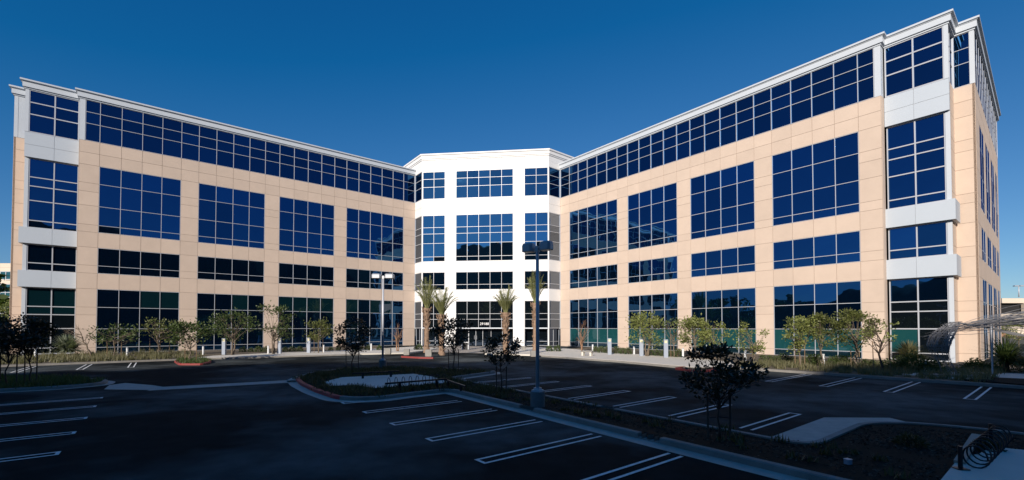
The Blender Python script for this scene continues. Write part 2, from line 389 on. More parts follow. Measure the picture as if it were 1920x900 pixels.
# left side
LK = [UL(19, -8.2), UL(27.5, -6.9), UL(31, -6.2), UL(60, -6.6)]
band('planting_bed', [UL(11, 7.8), UL(60, 7.8), UL(60, -6.5), UL(30.3, -6.1), UL(29.2, -3.6), UL(24, -2.0), UL(18, -1.7), UL(13, .4)], M['litebed'], .10, 1)
band('sidewalk', [UL(13.2, .2), UL(18, -1.7), UL(24, -2.0), UL(29.2, -3.6), UL(30.8, -6.05), UL(27.5, -6.75), UL(19, -8.05), UL(14.8, -9.2), UL(9, -4), UL(8.5, 2)], M['concrete'], .125, 1)
kerb_line(LK)
M['plaza'] = mat('plaza_pavers', (.34, .30, .26), .85, var=.35, scale=2, bump=.2)
band('entrance_plaza', [Vector((-8.2, -4, 0)), Vector((-3.2, -14, 0)), Vector((3.5, -16, 0)), Vector((8.2, -13, 0)), Vector((9.3, -3.6, 0)), Vector((4, -.5, 0)), Vector((-4, -.5, 0))], M['plaza'], .012)
M['sealed'] = mat('grey_drive_concrete', (.24, .235, .225), .85, var=.5, scale=.9)
rk = MB()
rp = [gp(752, 670.5), gp(785, 672.5), gp(812, 673)]
for i in range(2): rk.box(rp[i], rp[i + 1] - rp[i], Vector((0, .2, 0)), Vector((0, 0, .13)))
tag(rk.build('red_kerb', M['red']), kind='structure')
# concrete pads
pd = MB()
pd.face([Vector((p.x, p.y, .115)) for p in [gp(*q) for q in ((608, 721), (640, 712), (700, 709), (775, 705), (812, 711), (846, 722), (800, 726), (700, 733.5), (668, 727), (618, 729))]])
pad = tag(pd.build('concrete_pad', M['concrete']), kind='structure')
pd = MB(); pd.face([gp(*q, .125) for q in ((1700, 990), (1762, 902), (1795, 862), (1806, 852), (1834, 852), (1858, 837), (1925, 844), (2060, 862), (2060, 990))])
tag(pd.build('concrete_pad', M['concrete']), kind='structure')
tk = MB(); p0, p1 = gp(1788, 868, .12), gp(1822, 817, .12); dd = (p1 - p0); sdn = Vector((dd.y, -dd.x, 0)).normalized()
tk.box(p0, dd, sdn * .14, Vector((0, 0, .05))); tag(tk.build('edging_kerb', mat('buff_kerb', (.36, .30, .25), .85, var=.3, scale=5)), kind='structure')
# raised beam kerbs with gaps seen along the strip are part of the kerb already; wheel kerb joints
# painted stalls: double hairpin lines
ln = MB()
def hairpin(P, d, L, gap=.26, wd=.065, z=.009):
    d = d.normalized(); s = Vector((-d.y, d.x, 0)); P = Vector((P.x, P.y, z))
    for k in (-1, 1):
        o = P + s * (k * gap / 2) - s * wd / 2
        ln.box(o, d * L, s * wd, Vector((0, 0, .001)))
    o = P + d * L - s * (gap / 2 + wd / 2); ln.box(o - d * wd, d * wd, s * (gap + wd), Vector((0, 0, .0014)))
dv = UV(0, 1); du = UV(1, 0)
for i in range(9): hairpin(UV(32.3 + 1.93 * i, -25.05 - .02 * i), -dv, 3.15)
for i in range(7): hairpin(UV(30.6 + 1.87 * i, -21.95), dv, 3.05)
for u in (36.3, 38.3, 40.35, 42.4, 44.5, 46.5, 48.5): hairpin(UV(u, -6.75), -dv, 4.9)
for u in (34.0, 36.2, 38.7, 41): hairpin(UL(u, -7.1), UL(0, -1), 4.6)
for u in (26.1, 28.2, 30.4, 32.5, 34.6): hairpin(UV(u, -34.2 - (2.6 if u > 34 else 6.5)), dv, 2.6 if u > 34 else 6.5, gap=.24)
tag(ln.build('parking_lines', M['paint']), kind='structure')

# hills behind the camera: they shade the lot and stand dark in the windows
def hill_h(a):                                   # a: degrees, 0 = straight behind the camera, + to the right (east)
    pts = [(-95, 7), (-70, 9), (-45, 14), (-30, 24), (-26, 27.1), (-23.5, 30.4), (-19.5, 33.4), (-17, 34.4), (-12, 35), (-7, 33.4), (-4, 33.4), (-2, 34.5), (0, 35.2), (4, 34.4), (7, 32), (20, 29), (50, 27), (75, 24), (83, 14), (90, 3)]
    pts = [(p_[0] + 2.8, p_[1] * 1.068) for p_ in pts]
    for i in range(len(pts) - 1):
        if pts[i][0] <= a <= pts[i + 1][0]:
            t = (a - pts[i][0]) / (pts[i + 1][0] - pts[i][0]); t = t * t * (3 - 2 * t)
            h = pts[i][1] * (1 - t) + pts[i + 1][1] * t
            return h + .25 * math.sin(a * 2.3 + 1) + .2 * math.sin(a * 6.1)
    return pts[0][1] if a < pts[0][0] else 3
hl = MB(); C0 = Vector((0, -20, 0)); rings = [(72, .0), (80, .25), (90, .62), (100, .93), (106, 1.0), (116, .93), (150, .5), (200, -.02)]
NA = 216; base = len(hl.v)
for k in range(NA + 1):
    adeg = -94 + 182 * k / NA; a = R(adeg); d = Vector((math.sin(a), -math.cos(a), 0))
    for (r_, f) in rings:
        wob = 1 + .06 * math.sin(adeg * .31 + r_ * .1) * (1 if f < .95 else 0)
        hl.v.append(tuple(C0 + d * r_ + Vector((0, 0, hill_h(adeg) * f * wob - .05))))
nr = len(rings)
for k in range(NA):
    for j in range(nr - 1):
        b0 = k * nr + j; hl.f.append((b0, b0 + nr, b0 + nr + 1, b0 + 1)); hl.m.append(0); hl.c.append(.5)
tag(hl.build('hill', M['hill'], smooth=True), kind='structure')

# ------------------------------------------------------------------ the office building
PANE = 1.491; CX, CY, FW = 9.72, 1.50, 8.3
BLD = empty('office_building', (0, 4, 0), 'tan office building with dark blue glass, two angled wings and a white centre block', 'office building')
ZV = Vector((0, 0, 1))
class Fac:
    def __init__(s, P0, t, n): s.P0 = Vector((*P0, 0)); s.t = Vector((*t, 0)).normalized(); s.n = Vector((*n, 0)).normalized()
    def pt(s, a, z, off=0): return s.P0 + s.t * a + s.n * off + ZV * z
rnd = random.Random(7)
def panels(mb, F, S, Z, holes, off=0, gap=.011, th=.12, mi=0, mj=1, zj=None):
    def solid(a, z):
        return not any(h[0] < a < h[1] and h[2] < z < h[3] for h in holes)
    for i in range(len(S) - 1):
        for j in range(len(Z) - 1):
            a0, a1, z0, z1 = S[i], S[i + 1], Z[j], Z[j + 1]
            if a1 - a0 < .02 or not solid((a0 + a1) / 2, (z0 + z1) / 2): continue
            g2 = gap; tn = rnd.random()
            mb.box(F.pt(a0 + g2, z0 + g2, off), F.t * (a1 - a0 - 2 * g2), ZV * (z1 - z0 - 2 * g2), -F.n * .04, mi, tn)
            mb.box(F.pt(a0, z0, off - .022), F.t * (a1 - a0), ZV * (z1 - z0), -F.n * th, mj, .5)
def window(F, cols, rows, off=0, depth=.055, gl='glass', name='window', fw=.042, special=None, edge=True, lab=None, proud=0.0):
    """cols, rows: mullion centre lines; glass sits depth behind the wall face"""
    fr = MB(); a0, a1, z0, z1 = cols[0], cols[-1], rows[0], rows[-1]
    for k, a in enumerate(cols):
        wd = fw if 0 < k < len(cols) - 1 else fw * .9
        o = a - wd / 2
        if k == 0: o = a
        if k == len(cols) - 1: o = a - wd
        fr.box(F.pt(o, z0, off - depth - .02), F.t * wd, ZV * (z1 - z0), F.n * (depth + .018 + proud))
    for k, z in enumerate(rows):
        o = z - fw / 2
        if k == 0: o = z
        if k == len(rows) - 1: o = z - fw
        fr.box(F.pt(a0, o, off - depth - .02), F.t * (a1 - a0), ZV * fw, F.n * (depth + .010 + proud * .8))
    f = fr.build(name, M['frame'], BLD)
    if lab: f['label'] = lab
    mats = ['glass', 'teal', 'teal_dark', 'lobby', 'chamfer_glass', 'centre_glass']
    pn = MB()
    for i in range(len(cols) - 1):
        for j in range(len(rows) - 1):
            k = special(i, j) if special else gl
            tz = rnd.gauss(0, .0022); tx = rnd.gauss(0, .0022)
            W = cols[i + 1] - cols[i]; H = rows[j + 1] - rows[j]
            q = [F.pt(cols[i], rows[j], off - depth - W * tz - H * tx), F.pt(cols[i + 1], rows[j], off - depth + W * tz - H * tx),
                 F.pt(cols[i + 1], rows[j + 1], off - depth + W * tz + H * tx), F.pt(cols[i], rows[j + 1], off - depth - W * tz + H * tx)]
            if (q[1] - q[0]).cross(q[2] - q[0]).dot(F.n) < 0: q.reverse()
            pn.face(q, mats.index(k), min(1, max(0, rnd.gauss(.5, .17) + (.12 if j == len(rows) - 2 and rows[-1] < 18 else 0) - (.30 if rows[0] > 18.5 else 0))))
    p = pn.build('pane', [M[k] for k in mats], f)
    # dark void behind so nothing shows through the cracks
    return f
def sweep(path, prof, name, m, parent=BLD, closed=False, cap=True):
    mb = MB(); n = len(path)
    rows = [offset(path, pr[0], closed) for pr in prof]
    for i in range(n - 1 if not closed else n):
        j = (i + 1) % n
        for k in range(len(prof) - 1):
            A, B = rows[k], rows[k + 1]
            mb.face([(*A[i], prof[k][1]), (*A[j], prof[k][1]), (*B[j], prof[k + 1][1]), (*B[i], prof[k + 1][1])])
    return mb.build(name, m, parent)
Z1, Z2, Z3, Z4, ZB = (.07, .60, 2.27, 4.22, 5.87), (7.27, 7.97, 9.6), (10.97, 11.63, 13.35, 15.38, 17.02), (19.17, 20.75, 21.78, 22.86), 19.17
ZJ = [0, .60, 2.25, 3.52, 4.22, 5.87, 7.27, 7.97, 9.6, 10.97, 11.63, 13.35, 14.6, 15.38, 17.02, 18.1, 19.17]
CORN = [(-.3, 22.86), (.06, 22.86), (.06, 22.98), (.16, 22.98), (.16, 23.40), (.20, 23.40), (.20, 23.43), (.30, 23.47), (.30, 23.60), (-.4, 23.62)]
S_win = [(1.65, 5), (10.54, 4), (17.93, 4), (25.32, 4)]
for side in (1, -1):
    F = Fac((side * CX, CY), (side * Q, -Q), (-side * Q, -Q))
    right = side > 0
    # joint lines
    S = [0]; holes = []
    for s0, k in S_win:
        s1 = s0 + k * PANE
        S += [s0 + PANE * q for q in range(k + 1)]
        for zz in (Z1, Z2, Z3): holes.append((s0, s1, zz[0] - (.2 if zz is Z1 else 0), zz[-1]))
    S.append(32.62)
    w_ = MB(); panels(w_, F, S, ZJ, holes)
    # return at the wing's outer end and jamb closures
    w_.box(F.pt(32.62, 0, .0), F.t * .0 + F.t * .03, ZV * 19.17, -F.n * .7, 0, .5)
    w_.build('wall', [M['tan'], M['joint']], BLD)
    for wi, (s0, k) in enumerate(S_win):
        cols = [s0 + PANE * q for q in range(k + 1)]
        if right: sp = lambda i, j: 'teal' if j == 1 else ('teal_dark' if j == 0 else 'glass')
        else:
            dim = {0: (1, 2, 4), 1: (0, 1, 2, 3), 2: (1, ), 3: (0, 1)}[wi]
            sp = (lambda dim: lambda i, j: 'teal_dark' if (j == 3 and i in dim) else ('lobby' if j < 3 and right else 'glass'))(dim)
        window(F, cols, Z1, special=sp, lab='ground floor window of four pane rows')
        window(F, cols, Z2, lab='short second floor window')
        window(F, cols, Z3, lab='tall third and fourth floor window')
    # the glass band under the cornice
    bs = [.06]; 
    for s0, k in S_win: bs += [s0 + PANE * q for q in range(k + 1)]
    bs += [32.30]
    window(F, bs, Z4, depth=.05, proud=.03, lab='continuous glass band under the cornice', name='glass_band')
    e = MB(); e.box(F.pt(-.04, 19.17, .02), F.t * .12, ZV * 3.7, -F.n * .1); e.build('band_end_panel', M['trim'], BLD)
    e = MB(); e.box(F.pt(32.22, 19.17, .012), F.t * .42, ZV * 3.7, -F.n * .72)
    e.build('band_end_panel', M['trim'], BLD)
    # recessed end tower
    TO = -.68; ta, tb, tm = 32.66, 36.07, 34.27
    tw = MB()
    for (z0, z1) in ((17.02, 18.1), (18.1, 19.17)):
        for (a0, a1) in ((ta, tm), (tm, tb)):
            tw.box(F.pt(a0 + .01, z0 + .012, TO), F.t * (a1 - a0 - .02), ZV * (z1 - z0 - .024), -F.n * .3, 0, rnd.random())
    tw.box(F.pt(ta + .015, 17.04, TO - .02), F.t * (tb - ta - .03), ZV * 2.1, -F.n * .26, 1)
    tw.build('spandrel', [M['grey'], M['wjoint']], BLD)
    for (z0, z1) in ((5.87, 7.27), (9.6, 10.97)):
        tw = MB()
        for (a0, a1) in ((32.60, tm), (tm, tb + .2)):
            tw.box(F.pt(a0 + .008, z0, TO + .12), F.t * (a1 - a0 - .016), ZV * (z1 - z0), -F.n * (2.05 if a1 > 35 else .3), 0, rnd.random())
        tw.box(F.pt(32.7, z0 + .01, TO + .10), F.t * 3.3, ZV * (z1 - z0 - .02), -F.n * .3, 1)
        tw.build('spandrel', [M['grey'], M['wjoint']], BLD)
    tg = TO - .22
    for zz, lb in ((Z3, 1), (Z2, 0), (Z1, 2)):
        zr = list(zz)
        if lb == 1: zr = [10.97, 11.63, 13.35, 14.6, 15.38, 17.02]
        if lb == 2: zr = [.07, .60, 2.3, 3.52, 4.22, 5.87]
        window(F, [32.72, tm, 35.82], zr, off=tg, fw=.08, depth=.07, special=(lambda i, j: 'teal_dark' if j in (3, 4) else 'lobby') if (lb == 2 and not right) else ((lambda i, j: 'teal' if j == 1 and i == 0 else 'lobby' if j < 4 else 'glass') if lb == 2 else None))
    window(F, [32.72, tm, 35.86], Z4, off=TO, fw=.09, depth=.06)
    pl_ = MB()
    pl_.box(F.pt(35.82, .0, tg + .02), F.t * .24, ZV * 17.0, -F.n * .12)
    pl_.box(F.pt(35.84, 19.18, TO + .01), F.t * .23, ZV * 3.68, -F.n * .15)
    pl_.build('corner_post', M['trim'], BLD)
    # return beside the tower and the end pier set back
    EO = -2.9
    FR = Fac(F.pt(36.03, 0, tg - .1).xy, (-F.n).xy, F.t.xy)          # return face, runs backwards
    dl = (tg - .1) - EO
    rt = MB(); panels(rt, FR, [0, dl * .5, dl], ZJ, [], off=0); rt.build('wall', [M['tan'], M['joint']], BLD)
    window(FR, [.0, dl * .45, dl], Z4, off=-.03, depth=.05)
    ep = MB(); panels(ep, F, [36.0, 37.08], ZJ, [], off=EO); ep.build('wall', [M['tan'], M['joint']], BLD)
    if right: window(F, [36.04, 36.86], Z4, off=EO, depth=.05)
    else: e = MB(); e.box(F.pt(36.04, 19.18, EO), F.t * .82, ZV * 3.68, -F.n * .2); e.build('corner_post', M['trim'], BLD)
    e = MB(); e.box(F.pt(36.84, 19.18, EO + .012), F.t * .24, ZV * 3.68, -F.n * .2); e.box(F.pt(35.98, 19.18, EO + .012), F.t * .07, ZV * 3.68, -F.n * .1)
    e.build('corner_post', M['trim'], BLD)
    # side wall of the wing
    FS = Fac(F.pt(37.08, 0, EO).xy, (-F.n - F.t * .018).xy, F.t.xy); SD = 21.5
    wins = [(2.5, 5.7), (7.3, 11.0), (12.6, 16.2), (17.6, 20.2)]
    Ss = [0]; hs = []
    for a, b in wins:
        Ss += [a, (a + b) / 2, b]
        for zz in (Z1, Z2, Z3): hs.append((a, b, zz[0] - (.2 if zz is Z1 else 0), zz[-1]))
    Ss.append(SD)
    sw = MB(); panels(sw, FS, Ss, ZJ, hs); sw.build('wall', [M['tan'], M['joint']], BLD)
    if right:
        for a, b in wins:
            for zz in (Z1, Z2, Z3): window(FS, [a, (a + b) / 2, b], zz, depth=.012, fw=.05)
    bb = [.1]; 
    while bb[-1] < SD - 1.6: bb.append(bb[-1] + PANE)
    window(FS, bb + [SD], Z4, depth=.012, proud=.02)
    # cornice along wing, tower, pier, side
    path = [F.pt(-1.2, 0, 0), F.pt(32.64, 0, 0), F.pt(32.64, 0, TO), F.pt(tb, 0, TO), F.pt(tb, 0, EO), F.pt(37.08, 0, EO), FS.pt(SD, 0, 0), FS.pt(SD, 0, -14)]
    path = [tuple(p.xy) for p in path]
    if not right: path = [p for p in reversed(path)]
    sweep(path, CORN, 'cornice', M['trim'])
    # roof and back wall
    rf = MB(); far = [F.pt(0, 0, -.05), F.pt(32.6, 0, -.05), F.pt(32.6, 0, TO - .05), F.pt(tb - .05, 0, TO - .05), F.pt(tb - .05, 0, EO - .05), F.pt(37.0, 0, EO - .05), FS.pt(SD - .05, 0, -.05), F.pt(-8, 0, EO - SD + .4)]
    rf.face([(p.x, p.y, 22.95) for p in (far if not right else list(reversed(far)))])
    rf.build('roof', M['roof'], BLD)
    bw = MB(); p1, p2 = FS.pt(SD - .02, 0, -.1), F.pt(-8, 0, EO - SD + .4)
    bw.face([p1, p2, p2 + ZV * 22.9, p1 + ZV * 22.9]); 
    bw.build('rear_wall', M['tan'], BLD)
    # inner backing so that no light leaks in
    bk = MB()
    bk.face([F.pt(0, 0, -.6), F.pt(32.5, 0, -.6), F.pt(32.5, 22.9, -.6), F.pt(0, 22.9, -.6)])
    bk.face([F.pt(32.5, 0, -1.4), F.pt(35.95, 0, -1.4), F.pt(35.95, 22.9, -1.4), F.pt(32.5, 22.9, -1.4)])
    bk.face([FS.pt(.4, 0, -.5), FS.pt(SD - .5, 0, -.5), FS.pt(SD - .5, 22.9, -.5), FS.pt(.4, 22.9, -.5)])
    bk.build('interior_partition', M['dark'], BLD)
    # ---- chamfer beside the white centre
    L = math.hypot(CX - FW, CY)
    FC = Fac((side * FW, 0), (side * (CX - FW), CY), (side * CY, -(CX - FW)))
    FC.n = Vector((side * CY, -(CX - FW), 0)).normalized()
    for (z0, z1) in ((5.80, 7.27), (9.58, 10.97), (17.03, 18.1), (18.1, 19.17), (22.86, 23.6)):
        cw = MB(); panels(cw, FC, [0.0, L], [z0, z1], [], mi=0, mj=1); cw.build('spandrel', [M['white'], M['wjoint']], BLD)
    window(FC, [.03, L - .02], [2.3, 3.45, 4.17, 5.80], gl='chamfer_glass', depth=.06, fw=.06)
    window(FC, [.03, L - .02], [7.27, 7.95, 9.58], gl='chamfer_glass', depth=.06, fw=.06)
    window(FC, [.03, L - .02], [10.97, 11.6, 13.35, 14.6, 15.43, 17.03], gl='chamfer_glass', depth=.06, fw=.06)
    window(FC, [.03, L - .02], [19.17, 20.74, 21.8, 22.86], depth=.06, fw=.06)
    # upper return of the centre block above the wing roofs
    up = MB(); up.box(FC.pt(-.0, 23.6, 0), FC.t * 7, ZV * 1.0, -FC.n * .3); up.box(FC.pt(L, 22.0, -.01), FC.t * (7 - L), ZV * 1.6, -FC.n * .28)
    up.build('parapet', M['white'], BLD)

# white centre block
F = Fac((0, 0), (1, 0), (0, -1))
fe, ff, fg = 8.17, 5.19, 3.73
S = [-FW, -fe, -fe + PANE, -ff, -fg, -fg + PANE, -fg + 2 * PANE, -fg + 3 * PANE, -fg + 4 * PANE, fg, ff, ff + PANE, fe, FW]
ZP = [0, .6, 2.3, 3.45, 4.17, 5.80, 7.27, 7.95, 9.58, 10.97, 11.6, 13.35, 14.6, 15.43, 17.03, 18.1, 19.17, 20.74, 21.8, 22.76, 24.6]
hs = []
for a, b in ((-fe, -ff), (-fg, fg), (ff, fe)):
    for z0, z1 in ((-.1, 5.80), (7.27, 9.58), (10.97, 17.03), (19.17, 22.76)): hs.append((a, b, z0, z1))
pw = MB(); panels(pw, F, S, ZP, hs, off=0); pw.build('wall', [M['white'], M['wjoint']], BLD)
for a, b, n in ((-fe, -ff, 2), (-fg, fg, 5), (ff, fe, 2)):
    cols = [a + (b - a) * k / n for k in range(n + 1)]
    window(F, cols, [7.27, 7.95, 9.58], gl='centre_glass'); window(F, cols, [10.97, 11.6, 13.35, 14.6, 15.43, 17.03], gl='centre_glass', lab='tall blue window of the white centre')
    window(F, cols, [19.17, 20.74, 21.8, 22.76], gl='centre_glass', lab='top floor window of the white centre')
    window(F, cols, [2.34, 3.45, 4.17, 5.80], gl='lobby', depth=.16)
    # recessed ground floor glazing
    lb = window(F, cols, [.06, .62, 2.3] if n != 5 else [.02, 2.3], gl='lobby', off=-.9, depth=.1, name='entrance_glazing')
    cp = MB(); cp.box(F.pt(a, 2.24, .03), F.t * (b - a), ZV * .13, -F.n * 1.1); cp.build('canopy', M['trim'], BLD)
    for q_ in (a - .02, b - .01):
        jb = MB(); jb.box(F.pt(q_, 0, -.05), F.t * .03, ZV * 2.26, -F.n * .95); jb.build('jamb', M['white'], BLD)
for side in (-1, 1):
    L = math.hypot(CX - FW, CY)
    FC = Fac((side * FW, 0), (side * (CX - FW), CY), (1, 0)); FC.n = Vector((side * CY, -(CX - FW), 0)).normalized()
    window(FC, [.02, L * .5, L], [.06, .62, 2.3], gl='lobby', off=-.25, depth=.05, name='entrance_glazing')
dr = MB()
for a in (-2.15, -1.25): dr.box(F.pt(a + .02, .03, -.86), F.t * .86, ZV * 2.15, -F.n * .03)
door = dr.build('door', M['lobby'], BLD)
fr = MB()
for a in (-2.2, -1.27, -.36): fr.box(F.pt(a, 0, -.84), F.t * .05, ZV * 2.25, -F.n * .05)
fr.build('door_frame', M['frame'], door)
for a in (-1.42, -1.12):
    h = MB(); h.tube([F.pt(a, .85, -.78), F.pt(a, 1.35, -.78)], .018); h.build('handle', M['frame'], door)
bk = MB(); bk.face([(-8.2, 1.15, 0), (8.2, 1.15, 0), (8.2, 1.15, 24), (-8.2, 1.15, 24)]); bk.build('interior_partition', M['dark'], BLD)
for x0, x1 in ((-4, -3.4), (4, 3.4)): pass
cpath = [(-FW - 5.0, 5.0 * (CY / (CX - FW))), (-FW, 0), (FW, 0), (FW + 5.0, 5.0 * (CY / (CX - FW)))]
PC = [(-.3, 24.3), (.08, 24.3), (.08, 24.46), (.16, 24.46), (.16, 24.82), (.28, 24.90), (.28, 25.07), (-.5, 25.1)]
sweep(list(cpath), PC, 'cornice', M['white'])
rf = MB(); rf.face([(-FW, 0.1, 24.5), (FW, 0.1, 24.5), (FW + 5, 5.2, 24.5), (-FW - 5, 5.2, 24.5)]); rf.face([(-FW - 5, 5.2, 22), (FW + 5, 5.2, 22), (FW + 5, 5.2, 24.5), (-FW - 5, 5.2, 24.5)])
rf.face([(-22, 20, 22.94), (-CX, 1.6, 22.94), (CX, 1.6, 22.94), (22, 20, 22.94)]); rf.build('roof', M['roof'], BLD)
# street number above the doors
cu = bpy.data.curves.new('street_number', 'FONT'); cu.body = '29188'; cu.size = .44; cu.extrude = .012; cu.align_x = 'CENTER'; cu.space_character = 1.08; cu.offset = 0
to = bpy.data.objects.new('tmp', cu); COL.objects.link(to); to.rotation_euler = (R(90), 0, 0)
bpy.context.view_layer.update()
me = bpy.data.meshes.new_from_object(to.evaluated_get(bpy.context.evaluated_depsgraph_get()))
me.transform(Matrix.Translation((-fg + 2.5 * PANE + .03, -.02, 2.72)) @ Matrix.Rotation(R(90), 4, 'X'))
bpy.data.objects.remove(to); bpy.data.curves.remove(cu)
so = bpy.data.objects.new('street_number', me); COL.objects.link(so); me.materials.append(M['sign']); so.parent = BLD; so.matrix_parent_inverse = Matrix.Translation(BLD.location).inverted()

# ------------------------------------------------------------------ neighbouring buildings
def far_frame(px, depth):                       # ground point on an image column at a given forward depth
    d = ray(px, 700); f = Vector((math.sin(YAW), math.cos(YAW), 0)); d = Vector((d.x, d.y, 0)); return CAM.xy.to_3d() + d * (depth / d.dot(f))
fwd = Vector((math.sin(YAW), math.cos(YAW), 0)); rgt = Vector((math.cos(YAW), -math.sin(YAW), 0))
P = far_frame(27.5, 92); zt = CAM.z + (613.9 - 493) / FPX * 92
nb = empty('neighbouring_office', P, 'distant cream office block with teal windows beyond the left wing', 'office building')
FN = Fac(P.xy, (-rgt).xy, (-fwd).xy); k = 92 / FPX
b = MB(); S = [0, 1.2, 2.35, 3.5, 4.6, 5.8, 6.9, 8.1]; 
zr = [(613.9 - y) * k + CAM.z for y in (524, 508)], [(613.9 - y) * k + CAM.z for y in (606, 587, 571, 567, 557, 548, 543, 532)]
holes = []; 
for c0 in range(8):
    a0 = 1.15 + c0 * 3.6
    for zz in zr: holes.append((a0, a0 + 2.4, zz[0], zz[-1]))
Sx = [0] + [v for c0 in range(8) for v in (1.15 + c0 * 3.6, 1.15 + c0 * 3.6 + 2.4)] + [31]
panels(b, FN, Sx, [0, zr[1][0], zr[1][-1], zr[0][0], zr[0][-1], zt - .9, zt], holes, gap=.01)
b.box(FN.pt(0, 0, -.2), FN.t * 31, ZV * zt, -FN.n * .1, 1); b.box(FN.pt(0.0, 0, -.32), FN.t * 31, ZV * (zt - .1), -FN.n * 14, 0)
b.build('wall', [M['cream'], M['dark']], nb)
BLD_, BLD = BLD, nb
for c0 in range(3):
    a0 = 1.15 + c0 * 3.6
    window(FN, [a0, a0 + 1.2, a0 + 2.4], zr[0], gl='teal', fw=.14); window(FN, [a0, a0 + 1.2, a0 + 2.4], zr[1], fw=.14, special=lambda i, j: 'teal' if j > 3 else 'lobby')
BLD = BLD_
# parking garage on the right
P = far_frame(1860, 118); k = 118 / FPX
gg = empty('parking_garage', P, 'cream open-deck parking garage beyond the right end of the building', 'parking garage')
FG = Fac(P.xy, rgt.xy, (-fwd).xy); Z = lambda y: CAM.z + (613.9 - y) * k
b = MB()
for (ya, yb) in ((568, 559), (600, 588), (630, 612), ):
    b.box(FG.pt(0, Z(ya), 0), FG.t * 60, ZV * (Z(yb) - Z(ya)), -FG.n * .5)
b.box(FG.pt(0, Z(559) - .6, -.5), FG.t * 60, ZV * .3, -FG.n * 25)
b.build('deck_wall', M['cream'], gg)
for a in (0, 9.0, 18, 27):
    b = MB(); b.box(FG.pt(a, 0, .06), FG.t * .9, ZV * (Z(559) - .02), -FG.n * .8); b.build('column', M['cream'], gg)
b = MB(); b.box(FG.pt(0, 0, -1.2), FG.t * 60, ZV * (Z(559) - .7), -FG.n * 20); b.build('interior', M['dark'], gg)
b = MB(); b.box(FG.pt(.9, 0, .3), FG.t * 3.6, ZV * Z(623), -FG.n * 1.2); b.build('brick_wall', M['brick'], gg)
for q in range(2):
    b = MB(); a0 = 1.3 + q * 5; P = FG.pt(5.0 + q * 4, 0, 2.0)

# ------------------------------------------------------------------ lamps
def lamp(loc, H, label, head=.36, base_h=.48, base_r=.21, rot=0.0, s=1.0, concrete=True, sc=None, dark=True):
    r = empty('street_lamp', loc, label, 'street lamp', 'twin-head parking lot lamps')
    loc = Vector(loc); z0 = loc.z
    if concrete:
        b = MB(); b.tube([loc + ZV * 0, loc + ZV * base_h * .97, loc + ZV * base_h], [base_r, base_r, base_r * .93], 20); o = b.build('base', M['lampbase'], r, smooth=False)
        b = MB(); b.cbox(loc + ZV * base_h, .26, .26, .05, rot); b.cbox(loc + ZV * (base_h + .05), .17, .17, .06, rot); b.build('base_plate', M['pole'], r)
    pw_ = .052 * s
    b = MB(); bb = base_h + .1 if concrete else 0
    b.tube([loc + ZV * bb, loc + ZV * (H - .15)], [pw_ * 1.05, pw_ * .9], 12); b.build('pole', M['pole'], r, smooth=True)
    ax = Vector((math.cos(rot), math.sin(rot), 0)); ay = Vector((-ax.y, ax.x, 0))
    b = MB(); b.box(loc + ZV * (H - .24) - ax * .16 - ay * .025, ax * .32, ay * .05, ZV * .06); b.cbox(loc + ZV * (H - .30), .11, .11, .17, rot); b.build('arm', M['head'], r)
    for k in (-1, 1):
        h = MB(); c = loc + ax * (k * (.12 + head / 2)) + ZV * (H - .27); hh = .24
        # box with chamfered shoulders
        x0, y0 = head / 2, head * .42
        def ringp(sx, sy, z, cx=.06): return [c + ax * a + ay * b_ + ZV * z for a, b_ in ((-sx + cx, -sy), (sx - cx, -sy), (sx, -sy + cx), (sx, sy - cx), (sx - cx, sy), (-sx + cx, sy), (-sx, sy - cx), (-sx, -sy + cx))]
        rg = [ringp(x0, y0, 0), ringp(x0, y0, hh * .75), ringp(x0 * .9, y0 * .88, hh)]
        for i in range(2):
            for j in range(8): h.face([rg[i][j], rg[i][(j + 1) % 8], rg[i + 1][(j + 1) % 8], rg[i + 1][j]])
        h.face(rg[2]); h.face(list(reversed(rg[0])))
        ho = h.build('lamp_head', M['head'], r)
        ls = MB(); ls.box(c - ax * x0 * .8 - ay * y0 * .8 - ZV * .012, ax * x0 * 1.6, ay * y0 * 1.6, ZV * .010); ls.build('lens', M['lens'], ho)
    return r
lamp(gp(1008, 768) + ZV * .05, 4.86, 'tall grey-blue twin-head lamp standing in the strip before the white centre', rot=R(-28))
lamp(gp(717.5, 693) + ZV * .05, 5.42, 'grey twin-head lamp on the grassy island in front of the left wing', head=.5, rot=R(8), s=1.1)
P = far_frame(1914, 112)
lamp(Vector((P.x, P.y, Z(559) - .1)), Z(540) - Z(559) + .3, 'white twin-arm lamp on the roof of the distant garage', head=.9, rot=R(-6), s=2.2, concrete=False)

